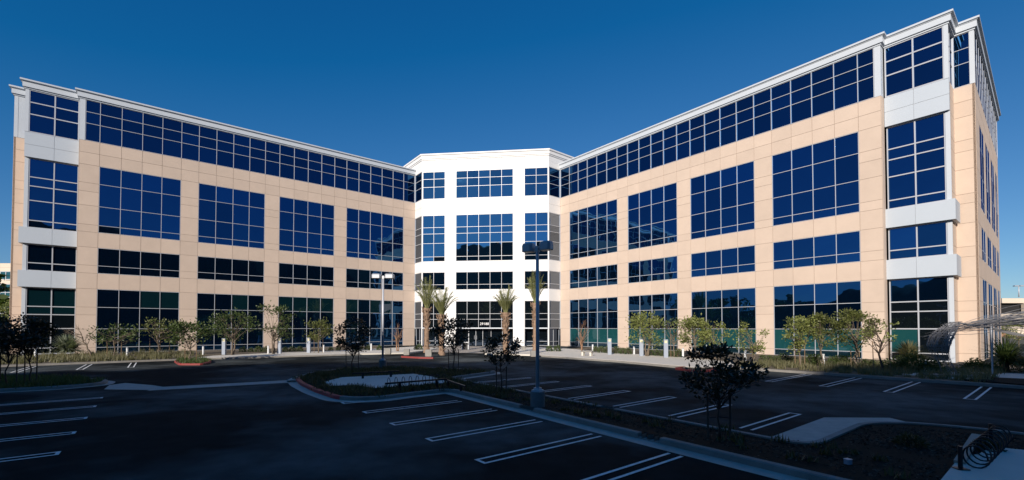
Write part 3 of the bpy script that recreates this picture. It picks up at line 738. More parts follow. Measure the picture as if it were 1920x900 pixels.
# ------------------------------------------------------------------ vegetation
def leaf_quad(mb, p, d, up, L, W, tone, mi=0):
    s = d.cross(up); s = s.normalized() if s.length > 1e-4 else Vector((1, 0, 0))
    mb.face([p, p + d * L * .5 + s * W * .5, p + d * L, p + d * L * .5 - s * W * .5], mi, tone)
def rdir(r, zlo=-1, zhi=1):
    z = r.uniform(zlo, zhi); a = r.uniform(0, 2 * math.pi); q = math.sqrt(max(0, 1 - z * z)); return Vector((q * math.cos(a), q * math.sin(a), z))
def tree(base, H, cw, cb, seed, leaf, bark, label, cat='tree', group=None, nl=1500, nc=26, ls=.12, lw=.5, trunk_r=.035, lean=(0, 0), stakes=0, stake_h=1.1, smat='stake',
         multi=1, bare=0.0, name='young_tree', spread=.2, coff=(0, 0), stake_gap=.35, ties=True, flat=.9):
    """H height, cw crown width, cb height of the crown's bottom (metres)"""
    r = random.Random(seed); base = Vector(base); t = empty(name, base, label, cat, group)
    tm = MB(); cr = MB()
    c0 = base + Vector((lean[0] + coff[0], lean[1] + coff[1], (cb + H) / 2)); rz = (H - cb) / 2; rx = cw / 2
    tops = []
    for m_ in range(multi):
        off = Vector((r.uniform(-.12, .12), r.uniform(-.1, .1), 0)) if multi > 1 else Vector((0, 0, 0))
        st = base + off; en = base + off * 3 + Vector((lean[0], lean[1], cb + (H - cb) * .35)); pts = []; rad = []
        for k in range(7):
            f = k / 6; pts.append(st.lerp(en, f) + Vector((r.gauss(0, .018), r.gauss(0, .018), 0)) * H * (f > 0) * .7); rad.append(trunk_r * (1 - .55 * f) * (1.25 if k == 0 else 1))
        tm.tube(pts, rad, 7); tops.append(pts)
    nb_ = max(nc, 1)
    for k in range(nb_):
        d = rdir(r, -.95, 1); rr = r.uniform(.45, 1.0) ** .6
        c = c0 + Vector((d.x * rx * rr, d.y * rx * rr * flat, d.z * rz * rr))
        pts = r.choice(tops); s = pts[r.choice((3, 4, 5, 6))]
        if s.z > c.z: s = pts[3]
        mid = s.lerp(c, .5) + Vector((r.gauss(0, .05), r.gauss(0, .05), r.uniform(-.08, .02))) * cw * .5
        tm.tube([s, mid, c], [trunk_r * .42, trunk_r * .28, trunk_r * .10], 4, cap=False)
        for q in range(3):
            e = c + rdir(r) * cw * .13; tm.tube([mid.lerp(c, .6), e], [trunk_r * .16, trunk_r * .07], 3, cap=False)
        if r.random() < bare: continue
        n = int(nl / nb_ * r.uniform(.5, 1.5)); sp = cw * spread * r.uniform(.6, 1.1); tn = r.random()
        for q in range(n):
            o = Vector((r.gauss(0, 1), r.gauss(0, 1), r.gauss(0, .75))) * sp * .5
            d2 = (o.normalized() * .7 + rdir(r, -.4, 1) * .8 + Vector((0, 0, .15))).normalized()
            leaf_quad(cr, c + o, d2, rdir(r), ls * r.uniform(.6, 1.25), ls * lw * r.uniform(.7, 1.2), min(1, max(0, tn * .6 + r.random() * .4)))
    tm.build('trunk', M[bark], t, smooth=True)
    if cr.f: cr.build('crown', M[leaf], t)
    sx = rgt
    for k in range(stakes):
        o = sx * ((k - (stakes - 1) / 2) * stake_gap * 2 / max(1, stakes - 1)) + Vector((0, .04 * (k % 2), 0))
        sm = MB(); sm.tube([base + o, base + o * 1.05 + ZV * stake_h], .022, 6); sm.build('stake', M[smat], t)
    if stakes and ties:
        ti = MB()
        for z in (stake_h * .45, stake_h * .86):
            ti.tube([base - sx * stake_gap + ZV * z, base + ZV * (z + .02) + fwd * .03, base + sx * stake_gap + ZV * z], .008, 4)
        ti.build('tie', M['black'], t)
    return t
def tp(x, yb, yt, wpx, ycb, seed, leaf, bark, label, z=.1, **k):
    P = gp(x, yb, z); m = mpp(P)
    if 'lean_px' in k: lp = k.pop('lean_px'); k['lean'] = (rgt.x * lp * m, rgt.y * lp * m)
    if 'coff_px' in k: lp = k.pop('coff_px'); k['coff'] = (rgt.x * lp * m, rgt.y * lp * m)
    if 'stake_px' in k: k['stake_h'] = (yb - k.pop('stake_px')) * m
    if 'gap_px' in k: k['stake_gap'] = k.pop('gap_px') * m
    return tree(P, (yb - yt) * m, wpx * m, (yb - ycb) * m, seed, leaf, bark, label, **k)
MG = dict(group='staked magnolias on the parking islands', cat='tree', name='magnolia_tree', smat='darkstake')
tp(1349, 822, 646, 136, 752, 1, 'magnolia', 'darkbark', 'nearest dark broad-leaved magnolia tied between two stakes in the strip', nl=1500, nc=30, ls=.12, lw=.5, trunk_r=.026, stakes=2, stake_px=738, gap_px=21, spread=.125, **MG)
tp(940, 735, 628, 72, 684, 2, 'magnolia', 'darkbark', 'round dark magnolia between two stakes, just left of the tallest lamp', nl=1100, nc=20, ls=.12, lw=.5, trunk_r=.028, stakes=2, stake_px=688, gap_px=9, spread=.15, **MG)
tp(660, 697, 596, 56, 668, 3, 'magnolia', 'darkbark', 'narrow dark magnolia on the island left of the grassy lamp', nl=1300, nc=24, ls=.15, lw=.55, trunk_r=.035, stakes=2, stake_px=655, gap_px=11, spread=.2, **MG)
tp(850, 697, 592, 68, 658, 4, 'magnolia', 'darkbark', 'dark magnolia in front of the second palm, left of the entrance', nl=1400, nc=24, ls=.15, lw=.55, trunk_r=.035, stakes=2, stake_px=655, gap_px=9, spread=.19, **MG)
tp(14, 724, 592, 92, 668, 5, 'magnolia', 'darkbark', 'dense dark magnolia cut by the left edge of the photo', nl=2300, nc=34, ls=.13, lw=.55, trunk_r=.03, stakes=2, stake_px=660, gap_px=14, spread=.2, **MG)
tp(56, 720, 598, 72, 664, 6, 'magnolia', 'darkbark', 'dark magnolia with a leaning stake, second from the left edge', nl=1900, nc=30, ls=.13, lw=.55, trunk_r=.03, stakes=2, stake_px=655, gap_px=10, spread=.2, **MG)
GR = dict(group='young trees planted along the wings')
tp(172, 668, 606, 60, 640, 11, 'leafd', 'bark', 'leaning nearly bare young tree beside the silver agave mound', lean_px=-22, nl=200, nc=12, bare=.65, ls=.2, trunk_r=.07, **GR)
tp(214, 671, 607, 78, 648, 12, 'leafd', 'bark', 'thin green tree staked before the outermost window of the left wing', nl=700, nc=18, bare=.2, ls=.2, trunk_r=.05, stakes=3, stake_px=640, gap_px=13, spread=.18, **GR)
tp(299, 667, 600, 70, 638, 13, 'leaf', 'bark', 'young tree with bare left branches at the first pier of the left wing', lean_px=-6, coff_px=14, nl=900, nc=20, bare=.35, ls=.2, trunk_r=.07, stakes=3, stake_px=635, gap_px=18, spread=.17, **GR)
tp(357, 677, 606, 72, 647, 14, 'leafd', 'bark', 'dark green tree on the small red-kerbed island', nl=1300, nc=22, ls=.2, trunk_r=.05, stakes=2, stake_px=646, gap_px=10, spread=.18, smat='stake', **GR)
tp(434, 666, 583, 76, 642, 15, 'leafd', 'bark', 'bushy green tree before the second large window from the left', nl=1500, nc=22, ls=.2, trunk_r=.07, spread=.18, multi=2, **GR)
tp(514, 664, 570, 72, 640, 16, 'leafd', 'bark', 'tall open green tree before the second pier of the left wing', nl=1100, nc=24, bare=.15, ls=.2, trunk_r=.06, spread=.16, multi=3, **GR)
tp(597, 662, 602, 46, 642, 17, 'leaf', 'bark', 'small rounded green tree with stakes, third window of the left wing', nl=900, nc=16, ls=.2, trunk_r=.05, stakes=3, stake_px=630, gap_px=8, spread=.2, **GR)
tp(746, 659, 600, 26, 645, 18, 'leafd', 'twig', 'leafless brown sapling beside the innermost window of the left wing', nl=0, nc=22, bare=1, trunk_r=.05, multi=3, **GR)
tp(1092, 659, 597, 30, 645, 21, 'leafd', 'twig', 'leafless brown sapling against the innermost pier of the right wing', nl=0, nc=26, bare=1, trunk_r=.05, multi=3, **GR)
tp(1212, 668, 586, 68, 648, 22, 'leafy', 'bark', 'bushy yellow-green tree before the second window of the right wing', nl=1500, nc=22, ls=.19, trunk_r=.06, multi=3, spread=.19, **GR)
tp(1264, 670, 596, 44, 640, 23, 'leafd', 'bark', 'thin tree with pale stakes left of the yellowish tree', nl=300, nc=16, bare=.4, ls=.19, trunk_r=.05, stakes=2, stake_px=618, gap_px=6, spread=.2, **GR)
tp(1303, 673, 598, 62, 652, 24, 'leafy', 'bark', 'yellowish leafy tree at the pier behind the nearest magnolia', nl=1700, nc=24, ls=.19, trunk_r=.05, spread=.19, stakes=2, stake_px=648, gap_px=9, **GR)
tp(1340, 676, 598, 50, 655, 25, 'leafy', 'bark', 'sparse yellow-green tree right behind the nearest magnolia', nl=700, nc=18, bare=.25, ls=.18, trunk_r=.05, spread=.17, **GR)
tp(1406, 680, 606, 58, 662, 26, 'leafy', 'bark', 'light open tree at the right edge of the third right-wing window', nl=800, nc=22, bare=.2, ls=.17, trunk_r=.045, multi=2, spread=.16, **GR)
tp(1500, 688, 593, 56, 660, 27, 'leafy', 'bark', 'yellow-green tree with stakes, leftmost of the group before the outermost right-wing window', nl=1700, nc=24, ls=.15, trunk_r=.045, stakes=3, stake_px=636, gap_px=9, spread=.19, **GR)
tp(1546, 688, 588, 58, 652, 28, 'leaf', 'bark', 'middle tree of the group before the outermost right-wing window', nl=1800, nc=24, ls=.15, trunk_r=.045, multi=2, spread=.19, **GR)
tp(1604, 690, 578, 62, 658, 29, 'leaf', 'bark', 'tallest green tree of the group, at the edge of the outermost right-wing window', nl=2000, nc=26, ls=.15, trunk_r=.05, multi=2, spread=.18, stakes=2, stake_px=655, gap_px=8, **GR)
tp(1654, 699, 592, 60, 650, 30, 'leafy', 'darkbark', 'crooked dark-trunked tree with few leaves tied between stakes on the last pier', lean_px=-6, nl=420, nc=16, bare=.45, ls=.15, trunk_r=.06, stakes=2, stake_px=640, gap_px=16, spread=.18, **GR)
tree(far_frame(16, 62), 6.2, 3.6, 3.0, 31, 'leafy', 'bark', 'sunlit pale tree behind the magnolia at the far left edge', nl=1200, nc=22, ls=.28, trunk_r=.08, spread=.2)
for i, (px, dp, h) in enumerate(((1888, 60, 3.6), (1912, 52, 3.0))):
    tree(far_frame(px, dp), h, 2.4, 1.0, 40 + i, 'leafy', 'bark', ('low leafy tree before the brick base of the garage', 'low leafy tree at the right edge before the garage')[i], nl=700, nc=16, ls=.22, trunk_r=.06)
# woodland mass to the left of the frame, seen only in the glass of the right wing
wd = MB(); rw = random.Random(99)
for i in range(60):
    y = -75 + 1.9 * i; x = -78 + rw.uniform(-10, 6) ; hh = rw.uniform(6, 12.5)
    for q in range(110):
        a = rw.random(); rr = (1 - a) * 2.6 + .4; o = rdir(rw)
        p = Vector((x + o.x * rr, y + o.y * rr, 1 + a * (hh - 1))); leaf_quad(wd, p, rdir(rw, -.6, .4), rdir(rw), 1.5, 1.0, rw.random())
tag(wd.build('woodland', M['leafd']), label='dark belt of trees left of the lot, seen in reflections', cat='woodland', kind='stuff')

# palms
def palm(x, yb, ycb, yt, wpx, seed, label, nf=24, z=.1):
    P = gp(x, yb, z); m = mpp(P); r = random.Random(seed)
    H = (yb - ycb) * m; L = (ycb - yt) * m * 1.06; Wd = wpx * m / 2 * 1.28
    t = empty('palm_tree', P, label, 'palm tree', 'date palms before the entrance')
    tb_ = MB(); pts = []; rad = []; nr_ = 34
    for k in range(nr_ + 1):
        f = k / nr_; pts.append(P + ZV * (H * f)); rad.append((.23 - .04 * f + .10 * max(0, 1 - f * 9) + (.11 * max(0, (f - .80) / .20))) * (1 + .06 * (k % 2)))
    tb_.tube(pts, rad, 12)
    for k in range(90):                          # cut leaf bases
        f = r.uniform(.55, 1) if k < 60 else r.uniform(.05, 1); a = k * 2.4; rr = .24 + (.12 if f > .85 else 0)
        o = P + Vector((math.cos(a) * rr, math.sin(a) * rr, H * f)); d = Vector((math.cos(a) * .5, math.sin(a) * .5, .9)).normalized()
        tb_.tube([o, o + d * .2], [.05, .02], 4)
    tb_.build('trunk', M['palmbark'], t)
    cr = MB()
    for k in range(nf):
        a = k * 2.3999 + r.uniform(-.2, .2); f = (k + .5) / nf
        lean = (.10 + 1.05 * f) * Wd / L * r.uniform(.85, 1.15); Lk = L * r.uniform(.85, 1.05) * (1 - .12 * f)
        out = Vector((math.cos(a), math.sin(a), 0)); start = P + ZV * (H - .05)
        pts = []
        for q in range(9):
            s = q / 8; hgt = Lk * (s * (1 - .06 * f) - .42 * f * s ** 3.2); pts.append(start + out * (.12 + lean * Lk * (s ** 1.25)) + ZV * hgt)
        cr.tube(pts, [.028 * (1 - .8 * q / 8) for q in range(9)], 3, cap=False)
        side = Vector((-out.y, out.x, 0))
        for q in range(5, 38):
            s = q / 38; i = min(7, int(s * 8)); p = pts[i].lerp(pts[i + 1], s * 8 - i); tg_ = (pts[i + 1] - pts[i]).normalized()
            for sd in (-1, 1):
                d = (tg_ * .9 + side * sd * .75 + out * r.uniform(-.1, .3) + ZV * r.uniform(-.15, .15)).normalized()
                leaf_quad(cr, p, d, ZV, r.uniform(.42, .62) * (1 - .45 * abs(s - .45) * 2), .034, r.random() * .7)
    cr.build('crown', M['frond'], t)
palm(800, 661, 578, 520, 44, 51, 'palm with a bare tan trunk, leftmost of the four before the white centre')
palm(828, 666, 590, 537, 58, 52, 'fullest palm, second from the left, close to the leftmost palm')
palm(948, 664, 586, 536, 48, 53, 'palm with a reddish trunk just right of the entrance doors')
palm(1004, 662, 568, 508, 38, 54, 'rightmost palm, partly hidden by the tallest lamp pole')

# spiky plants
def spiky(P, W, H, seed, m_, label, name, cat, n=240, bw=.05, up=.0, trunk=0.0):
    r = random.Random(seed); P = Vector(P); t = empty(name, P, label, cat); b = MB()
    cz = P + ZV * (H * .15 + trunk)
    for k in range(n):
        d = rdir(r, up, 1); L = W / 2 * r.uniform(.7, 1.05); s = d.cross(ZV); s = s.normalized() if s.length > .01 else Vector((1, 0, 0))
        e = cz + Vector((d.x * L, d.y * L, d.z * H * .85)) - ZV * (.12 * L * (1 - d.z)); mdl = cz.lerp(e, .5) + ZV * .06 * W; tn = r.random()
        b.face([cz + s * bw * .5, mdl + s * bw * .5, mdl - s * bw * .5, cz - s * bw * .5], 0, tn); b.face([mdl + s * bw * .5, e, mdl - s * bw * .5], 0, tn)
    b.build('blades', m_, t)
    if trunk: q = MB(); q.tube([P, P + ZV * (trunk + H * .15)], [.16, .12], 8); q.build('stem', M['darkbark'], t)
    return t
P = gp(125, 668); m = mpp(P); spiky(P, 88 * m, 44 * m, 61, M['silver'], 'large silvery spiky agave mound before the left end tower', 'agave', 'agave', n=420, bw=.09)
P = gp(1706, 678); m = mpp(P); spiky(P, 84 * m, 42 * m, 62, M['grass'], 'sunlit yellow-green yucca mound before the right end tower', 'yucca', 'yucca', n=420, bw=.045)
P = gp(1886, 700); m = mpp(P); spiky(P, 128 * m, 62 * m, 63, M['leafd'], 'dark sago palm with arching fronds near the right edge under the wire sculpture', 'sago_palm', 'sago palm', n=300, bw=.05, up=-.1, trunk=.3)
def bush(P, W, H, seed, lm, label, n=900, ls=.09, name='shrub', cat='shrub', group=None):
    r = random.Random(seed); P = Vector(P); t = empty(name, P, label, cat, group); b = MB()
    for k in range(n):
        d = rdir(r, 0, 1); rr = r.uniform(.3, 1) ** .5; q = 1 + .18 * math.sin(5 * d.x + seed) * math.cos(4 * d.y)
        p = P + Vector((d.x * W / 2 * rr * q, d.y * W / 2 * rr * q, d.z * H * rr * q)); leaf_quad(b, p, (d + rdir(r) * .7).normalized(), rdir(r), ls * r.uniform(.6, 1.3), ls * .5, r.random())
    b.build('foliage', M[lm], t)
    s_ = MB(); 
    for k in range(5): s_.tube([P, P + Vector((r.uniform(-.3, .3) * W, r.uniform(-.3, .3) * W, H * .7))], [.015, .006], 4)
    s_.build('stem', M['darkbark'], t); return t
P = gp(1712, 700); m = mpp(P); bush(P, 90 * m, 36 * m, 71, 'leafd', 'wide dark low shrub in shade under the yucca mound', n=2600, ls=.13)
P = gp(1835, 700); m = mpp(P); bush(P, 60 * m, 24 * m, 72, 'leafd', 'low dark shrub at the foot of the wire sculpture', n=1500, ls=.12)
P = gp(1915, 700); m = mpp(P); bush(P, 70 * m, 34 * m, 74, 'leafd', 'dark shrub cut by the right edge beside the sago palm', n=1500, ls=.12)
# rows of small shrubs
sh0 = bush((0, 0, 0), .55, .62, 80, 'leafd', 'x', n=420, ls=.09, name='small_shrub', group='small shrubs in a row along the right wing')
xs = [1117, 1128, 1140, 1156, 1168, 1178, 1222, 1233, 1246, 1258, 1272, 1430, 1443, 1456, 1469, 1482, 1520, 1532, 1562, 1576, 1588, 1622, 1636]
rs = random.Random(5)
for i, x in enumerate(xs):
    P = gp(x, 661 + (x - 1117) * .058, .1); lb = 'small green shrub, %s from the left in the row along the right wing' % ORD[i]
    if i == 0: sh0.location = P; sh0['label'] = lb
    else: copy_thing(sh0, P, rs.uniform(0, 6), lb, rs.uniform(.75, 1.15))
sl0 = bush((0, 0, 0), .6, .5, 81, 'leafd', 'x', n=380, ls=.1, name='small_shrub', group='small shrubs in a row along the left wing')
for i, x in enumerate([455, 470, 484, 498, 535, 548, 562, 620, 634, 672, 690, 712, 780, 870 - 84, 1030, 1045]):
    P = gp(x, 660 - (x - 455) * .012 if x < 800 else 659, .1); 
    lb = 'small green shrub, %s from the left along the left wing and entrance' % ORD[i]
    if i == 0: sl0.location = P; sl0['label'] = lb
    else: copy_thing(sl0, P, rs.uniform(0, 6), lb, rs.uniform(.75, 1.2))
# ground cover
def tufts(name, pts, h, nb_, m_, label, seed, sp=.18, bw=.018):
    r = random.Random(seed); b = MB()
    for p in pts:
        sc = r.uniform(.6, 1.3); tn = r.random() * .6
        for k in range(nb_):
            a = r.uniform(0, 6.283); l_ = r.uniform(.05, .55); d = Vector((math.cos(a) * l_, math.sin(a) * l_, 1)).normalized(); o = Vector((r.gauss(0, sp), r.gauss(0, sp), 0)) * sc * .6
            s = Vector((-d.y, d.x, 0)); s = s.normalized() if s.length > .01 else Vector((1, 0, 0)); q = p + o; hh = h * sc * r.uniform(.6, 1.1)
            b.face([q - s * bw, q + s * bw, q + d * hh + Vector((d.x, d.y, 0)) * hh * .3], 0, min(1, tn + r.random() * .4))
    return tag(b.build(name, m_), label, 'grass', kind='stuff')
def scatter(n, f, seed):
    r = random.Random(seed); return [f(r) for _ in range(n)]
tufts('ornamental_grass', scatter(300, lambda r: UL(r.uniform(30, 42), r.uniform(-5.9, .5) if r.random() < .8 else r.uniform(.5, 6), .1), 1), .42, 22, M['grass'], 'sunlit bunch grasses filling the bed before the outer left wing', 1)
tufts('ornamental_grass', scatter(430, lambda r: UV(r.uniform(34.3, 44.5), r.uniform(-5.9, 1.5), .1), 2), .36, 22, M['grass'], 'dry bunch grasses filling the bed before the outer right wing', 2)
def in_island(r):
    while True:
        x = r.uniform(-6, 8); y = r.uniform(-42, -28)
        if inpoly(x, y, island_in) and not inpoly(x, y, [tuple(v.co.xy) for v in pad.data.vertices]): return Vector((x, y, .085))
tufts('island_grass', scatter(520, in_island, 3), .16, 26, M['isgrass'], 'low olive ground cover around the concrete pad on the island', 3, sp=.22)
tufts('island_grass', scatter(50, lambda r: UV(r.uniform(33, 44.9), r.uniform(-24.1, -22.6), .085), 4), .16, 18, M['isgrass'], 'scattered grass in the strip between the stall rows', 4, sp=.12)
def in_poly(poly, z=.085):
    xs_ = [p[0] for p in poly]; ys_ = [p[1] for p in poly]
    def f(r):
        while True:
            x = r.uniform(min(xs_), max(xs_)); y = r.uniform(min(ys_), max(ys_))
            if inpoly(x, y, poly): return Vector((x, y, z))
    return f
tufts('island_grass', scatter(520, in_poly(left_in), 5), .22, 20, M['leafd'], 'dark ground cover on the left island', 5)
tufts('island_grass', scatter(90, in_poly(small_in), 6), .2, 20, M['leafd'], 'dark ground cover on the small red-kerbed island', 6)
# mulch chips
ch = MB(); rc = random.Random(8)
fs = [in_poly([tuple(UV(43.5, -21.9).xy), tuple(UV(43.5, -19.2).xy), tuple(UV(50, -18).xy), tuple(UV(50, -21.9).xy)]), in_poly([tuple(UV(33, -24.1).xy), tuple(UV(33, -22.5).xy), tuple(UV(50, -22.5).xy), tuple(UV(50, -24.1).xy)]), in_poly(island_in)]
for k in range(15000):
    p = fs[0 if k % 3 == 0 else (1 if k % 3 == 1 else 2)](rc); a = rdir(rc, -.3, .3); s = rc.uniform(.008, .022); b_ = a.cross(ZV).normalized()
    ch.face([p + a * s * 1.8, p + b_ * s * .6 + ZV * .012, p - a * s * 1.8 + ZV * .006, p - b_ * s * .6], 0, rc.random())
tag(ch.build('mulch_chips', mat('wood_chips', (.13, .11, .09), .9, spec=.1, tone=1.0, var=.1, col2=(.010, .008, .007))), 'brown wood chips strewn over the dark island beds', 'mulch', kind='stuff')
for i, (u, v_, w_) in enumerate(((44.6, -21.2, .5), (45.6, -20.6, .42), (46.8, -21.3, .5))):
    P = UV(u, v_, .085); bush(P, w_, .2, 90 + i, 'isgrass', ('low tuft nearest the strip in the dark end island', 'low tuft in the middle of the dark end island', 'low tuft near the spiral bike rack in the end island')[i], n=500, ls=.06, name='ground_shrub')
# white rocks and plants along the left bed
# ------------------------------------------------------------------ bollards, cubes, furniture
def bollard(P, h, r0=.075):
    t = empty('bollard', P, 'x', 'bollard', 'short white bollards along the walks'); P = Vector(P)
    b = MB(); b.tube([P, P + ZV * (h - .03)], [r0, r0], 16); b.build('post', M['wpost'], t, smooth=False)
    b = MB(); b.tube([P + ZV * (h - .03), P + ZV * (h - .01), P + ZV * h], [r0 * 1.06, r0 * 1.02, r0 * .6], 16); b.build('cap', M['gpost'], t)
    return t
B0 = bollard((0, 0, 0), .72)
names = ['far left short white bollard behind the dark magnolias', 'short white bollard before the outermost left-wing window', 'short white bollard right of the small red-kerbed island',
         'short white bollard beside the open tree at the second left-wing pier', 'short white bollard right of the small rounded tree', 'short white bollard before the innermost left-wing window',
         'short white bollard before the innermost right-wing window', 'short white bollard before the bushy yellow-green tree', 'short white bollard beside the yellowish tree',
         'short white bollard right of the nearest magnolia', 'short white bollard in the grass before the outermost right-wing window', 'short white bollard by the shaded walk near the wire sculpture']
for i, (x, y) in enumerate(((66, 670), (238.5, 668), (381, 665), (503, 663.5), (606.7, 661), (696, 657.5), (1111.4, 660), (1189, 665), (1280.7, 671), (1397.4, 676), (1543.6, 685.5), (1735, 697))):
    P = gp(x, y, .1)
    s = 1.0 if x not in (1735,) else .82
    if i == 0: B0.location = P; B0['label'] = names[0]
    else: copy_thing(B0, P, 0, names[i], s)
def pillar():
    t = empty('light_pillar', (0, 0, 0), 'x', 'light pillar', 'tall grey light pillars along the walks')
    b = MB(); b.cbox((0, 0, 0), .30, .16, 1.10, 0); b.build('post', M['gpost'], t)
    b = MB(); b.cbox((0, 0, 1.30), .30, .16, .07, 0); b.cbox((-.13, 0, 1.10), .04, .16, .2); b.cbox((.13, 0, 1.10), .04, .16, .2); b.build('cap', M['gpost'], t)
    b = MB(); b.cbox((0, 0, 1.10), .2, .1, .2); b.build('lamp_window', M['lens'], t)
    return t
T0 = pillar()
for i, ((x, y), lb) in enumerate((((420, 665), 'tall grey light pillar before the bushy tree, second window of the left wing'), ((524, 663), 'tall grey light pillar at the edge of the third left-wing window'), ((579, 661.5), 'tall grey light pillar just left of the small rounded tree'),
        ((1143, 665), 'tall grey light pillar before the innermost right-wing window'), ((1202.5, 667.5), 'tall grey light pillar beside the bushy yellow-green tree'), ((1248.5, 670.5), 'tall grey light pillar between two trees before the second right-wing window'))):
    P = gp(x, y, .12)
    if i == 0: T0.location = P; T0['label'] = lb
    else: copy_thing(T0, P, 0, lb)
def cube(P, s, label):
    P = Vector(P); t = empty('concrete_block', P, label, 'concrete block', 'square concrete blocks guarding the entrance'); b = MB()
    b.cbox(P, s * .92, s * .92, .05, .2); b.build('plinth', M['soffit'], t)
    b = MB(); b.cbox(P + ZV * .05, s, s, s * .9, .2); b.cbox(P + ZV * (.05 + s * .9), s * .94, s * .94, .03, .2); b.build('block', mat('block_concrete', (.28, .27, .25), .9, var=.4, scale=4), t)
cube(gp(727.5, 664, .1), .48, 'square concrete block, leftmost at the entrance drive')
cube(gp(762.5, 665.5, .1), .46, 'square concrete block, second from left at the entrance drive')
cube(gp(803.5, 668, .1), .50, 'square concrete block in front of the leftmost palm')
cube(gp(1000, 668.5, .1), .42, 'square concrete block beside the base of the rightmost palm')
cube(gp(982.5, 657, .1), .38, 'small concrete block at the foot of the white column right of the doors')
P = gp(873, 655, .05); t = empty('litter_bin', P, 'white-framed black litter bin left of the entrance doors', 'litter bin')
b = MB()
for dx in (-.33, .33): b.cbox(P + rgt * dx, .08, .5, .72, 0)
b.cbox(P + ZV * .72, .76, .54, .07, 0); b.build('frame', M['wpost'], t)
b = MB(); b.cbox(P + ZV * .03, .56, .44, .66, 0); b.build('bin', M['black'], t)
P = gp(1101, 667, .125); t = empty('stone_bench', P, 'low pale stone bench on the walk before the innermost right-wing pier', 'bench'); m = mpp(P)
b = MB(); b.cbox(P + ZV * .3, 1.0, .4, .10, -.5); b.build('seat', M['kerb'], t)
for k in (-1, 1):
    b = MB(); b.cbox(P + Vector((math.cos(-.5), math.sin(-.5), 0)) * .35 * k, .14, .34, .3, -.5); b.build('leg', M['concrete'], t)
# bench-like bike racks on the island pad
def rack(p0, p1, zr_, loops, label):
    p0 = Vector(p0); p1 = Vector(p1); t = empty('bike_rack', p0.lerp(p1, .5), label, 'bike rack', 'black bike racks on the island pad'); d = (p1 - p0); L = d.length; d.normalize(); s = Vector((-d.y, d.x, 0))
    b = MB(); b.box(p0 + ZV * (zr_ - .06) - s * .03, d * L, s * .06, ZV * .06); b.build('rail', M['black'], t)
    for f in (.22, .82):
        b = MB(); b.box(p0 + d * L * f - d * .045 - s * .03, d * .09, s * .06, ZV * (zr_ - .06)); b.build('leg', M['black'], t)
    for k in range(loops):
        c = p0 + d * L * (k + .5) / loops + ZV * zr_; b = MB()
        b.tube([c + s * .14 * math.cos(a) * 1 + ZV * .17 * math.sin(a) for a in [2 * math.pi * q / 12 for q in range(13)]], .011, 5, cap=False); b.build('loop', M['black'], t)
m = mpp(gp(770, 730)); zr_ = 15 * m
rack(gp(722, 734, .11), gp(838, 724, .11), zr_, 9, 'black loop bike rack across the middle of the island pad')
rack(gp(660, 711, .11), gp(748, 706, .11), .28, 0, 'low black rack along the back of the island pad')
rack(gp(832, 722, .1), gp(872, 737, .1), .26, 0, 'short black rack at the right end of the island pad')
# spiral rack
p0, p1 = gp(1802, 878, .13), gp(1858, 828, .13)
t = empty('spiral_bike_rack', p0, 'black spiral bike rack on the concrete pad in the lower right corner', 'bike rack')
d = (p1 - p0); L = d.length; d.normalize(); s = Vector((d.y, -d.x, 0)); b = MB(); NL = 9; rr = .15
b.tube([p0 + d * (L * k / (NL * 20)) + s * (rr * 1.0 * (1 + math.cos(2 * math.pi * k / 20))) + ZV * (rr * 1.25 * (1 + math.sin(2 * math.pi * k / 20))) for k in range(NL * 20 + 1)], .013, 6); b.build('coil', M['black'], t, smooth=True)
for q in (p0, p1):
    b = MB(); b.tube([q - d * .04, q - d * .04 + ZV * .36], .03, 8); b.cbox(q - d * .04, .16, .16, .012); b.build('post', M['black'], t)
P = gp(1590, 870, .085); t = empty('utility_box', P, 'tiny grey irrigation box in the mulch of the end island', 'utility box')
b = MB(); b.cbox(P, .09, .08, .075, .4); b.build('body', M['gpost'], t); b = MB(); b.cbox(P + ZV * .075, .1, .09, .012, .4); b.build('lid', M['pole'], t)

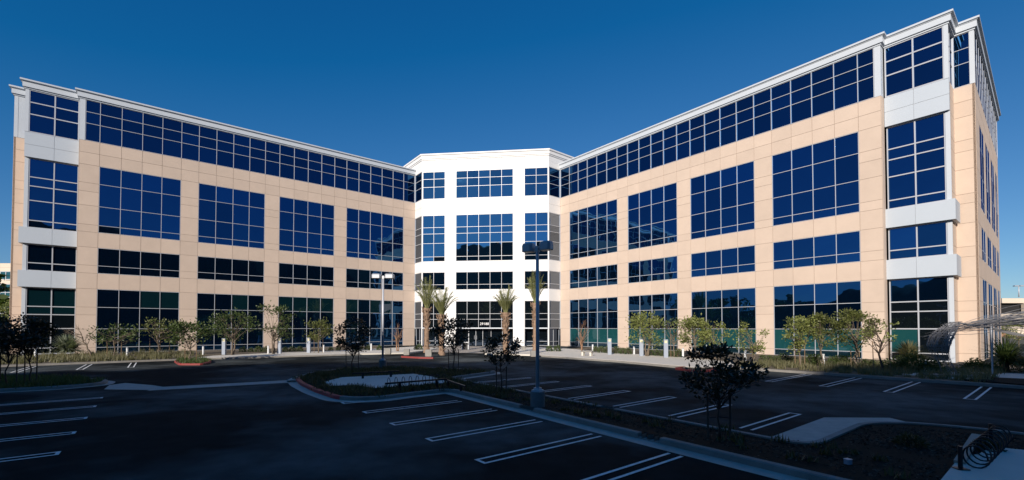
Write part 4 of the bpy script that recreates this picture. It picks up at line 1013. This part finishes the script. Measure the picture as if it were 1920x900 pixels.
# ------------------------------------------------------------------ woven wire sculpture
P = gp(1776, 706, .1); m = mpp(P); r = random.Random(77)
t = empty('wire_sculpture', P, 'woven grey wire sculpture arching to the right from a basket-like body near the right edge', 'sculpture')
b = MB(); b.cbox(P + rgt * .1, 1.9, .9, .10, -.11); b.build('base', M['kerb'], t)
def SP(px, py, dz=0, dp=0): return P + rgt * ((px - 1776) * m) + ZV * ((706 - py) * m) + fwd * dp
body = MB()
axis = [(1782, 704, 12), (1772, 680, 10), (1763, 662, 12), (1760, 648, 16), (1766, 632, 17), (1776, 620, 14), (1786, 610, 10), (1800, 602, 8)]
def axp(f):
    f = max(0, min(.9999, f)) * (len(axis) - 1); i = int(f); k_ = f - i; A, B = axis[i], axis[i + 1]
    return [A[j] * (1 - k_) + B[j] * k_ for j in range(3)]
for k in range(46):
    a0 = r.uniform(0, 6.283); tw_ = r.uniform(-2.2, 2.2); pts = []; f0 = 0 if k < 12 else r.uniform(.25, .4); f1 = r.uniform(.75, 1)
    for q in range(15):
        f = f0 + (f1 - f0) * q / 14; x, y, w_ = axp(f); a = a0 + tw_ * f; pts.append(SP(x + math.cos(a) * w_, y + r.gauss(0, .6), dp=math.sin(a) * w_ * m))
    body.tube(pts, .011, 4, cap=False)
for k in range(34):
    f = r.uniform(.34, .95); pts = []
    x, y, w_ = axp(f); a0 = r.uniform(0, 6.28); tl = r.uniform(-.5, .5)
    for q in range(11):
        a = a0 + q * .5; pts.append(SP(x + math.cos(a) * w_, y + math.cos(a) * w_ * tl, dp=math.sin(a) * w_ * m))
    body.tube(pts, .009, 4, cap=False)
body.build('basket', M['wire'], t)
arch = MB()
for k in range(58):
    tail = k < 10; thick = r.uniform(.007, .014); pts = []; x0 = r.uniform(1732, 1760) if tail else r.uniform(1766, 1850); x1 = r.uniform(1930, 2060); y_off = r.gauss(0, 5.5); w1 = r.uniform(.02, .06); ph = r.uniform(0, 6)
    dp0 = r.gauss(0, .22)
    for q in range(15):
        x = x0 + (x1 - x0) * q / 14; u_ = (x - 1740) / 200
        yc = 627 - 30 * math.sin(min(1.55, max(0, u_) * 1.35)) + 3.5 * max(0, u_ - .8) ** 2
        spr = 1 + 1.1 * max(0, u_ - .3)
        fan = (y_off * spr - (10 if (k % 5 == 0) else 0) * max(0, u_ - .4) * 1.6)
        pts.append(SP(x, yc + fan + 1.6 * math.sin(x * w1 + ph), dp=dp0 * (1 + u_) + .08 * math.sin(x * w1 * 1.3 + ph)))
    arch.tube(pts, [thick * (.35 + .65 * min(1, q / 4)) for q in range(15)], 4, cap=False)
for k in range(3):
    arch.tube([SP(1800 + 12 * k, 606 + 2 * k, dp=.1 * k), SP(1850, 611, dp=.2), SP(1905, 622 + 2 * k, dp=.3), SP(1990, 640, dp=.3)], .03, 6)
arch.build('arch', M['wire'], t)
for px in (1861, 1990):
    q = MB(); q.tube([SP(px, 706), SP(px - 1, 604)], .03, 8); q.build('support_post', M['pole'], t)
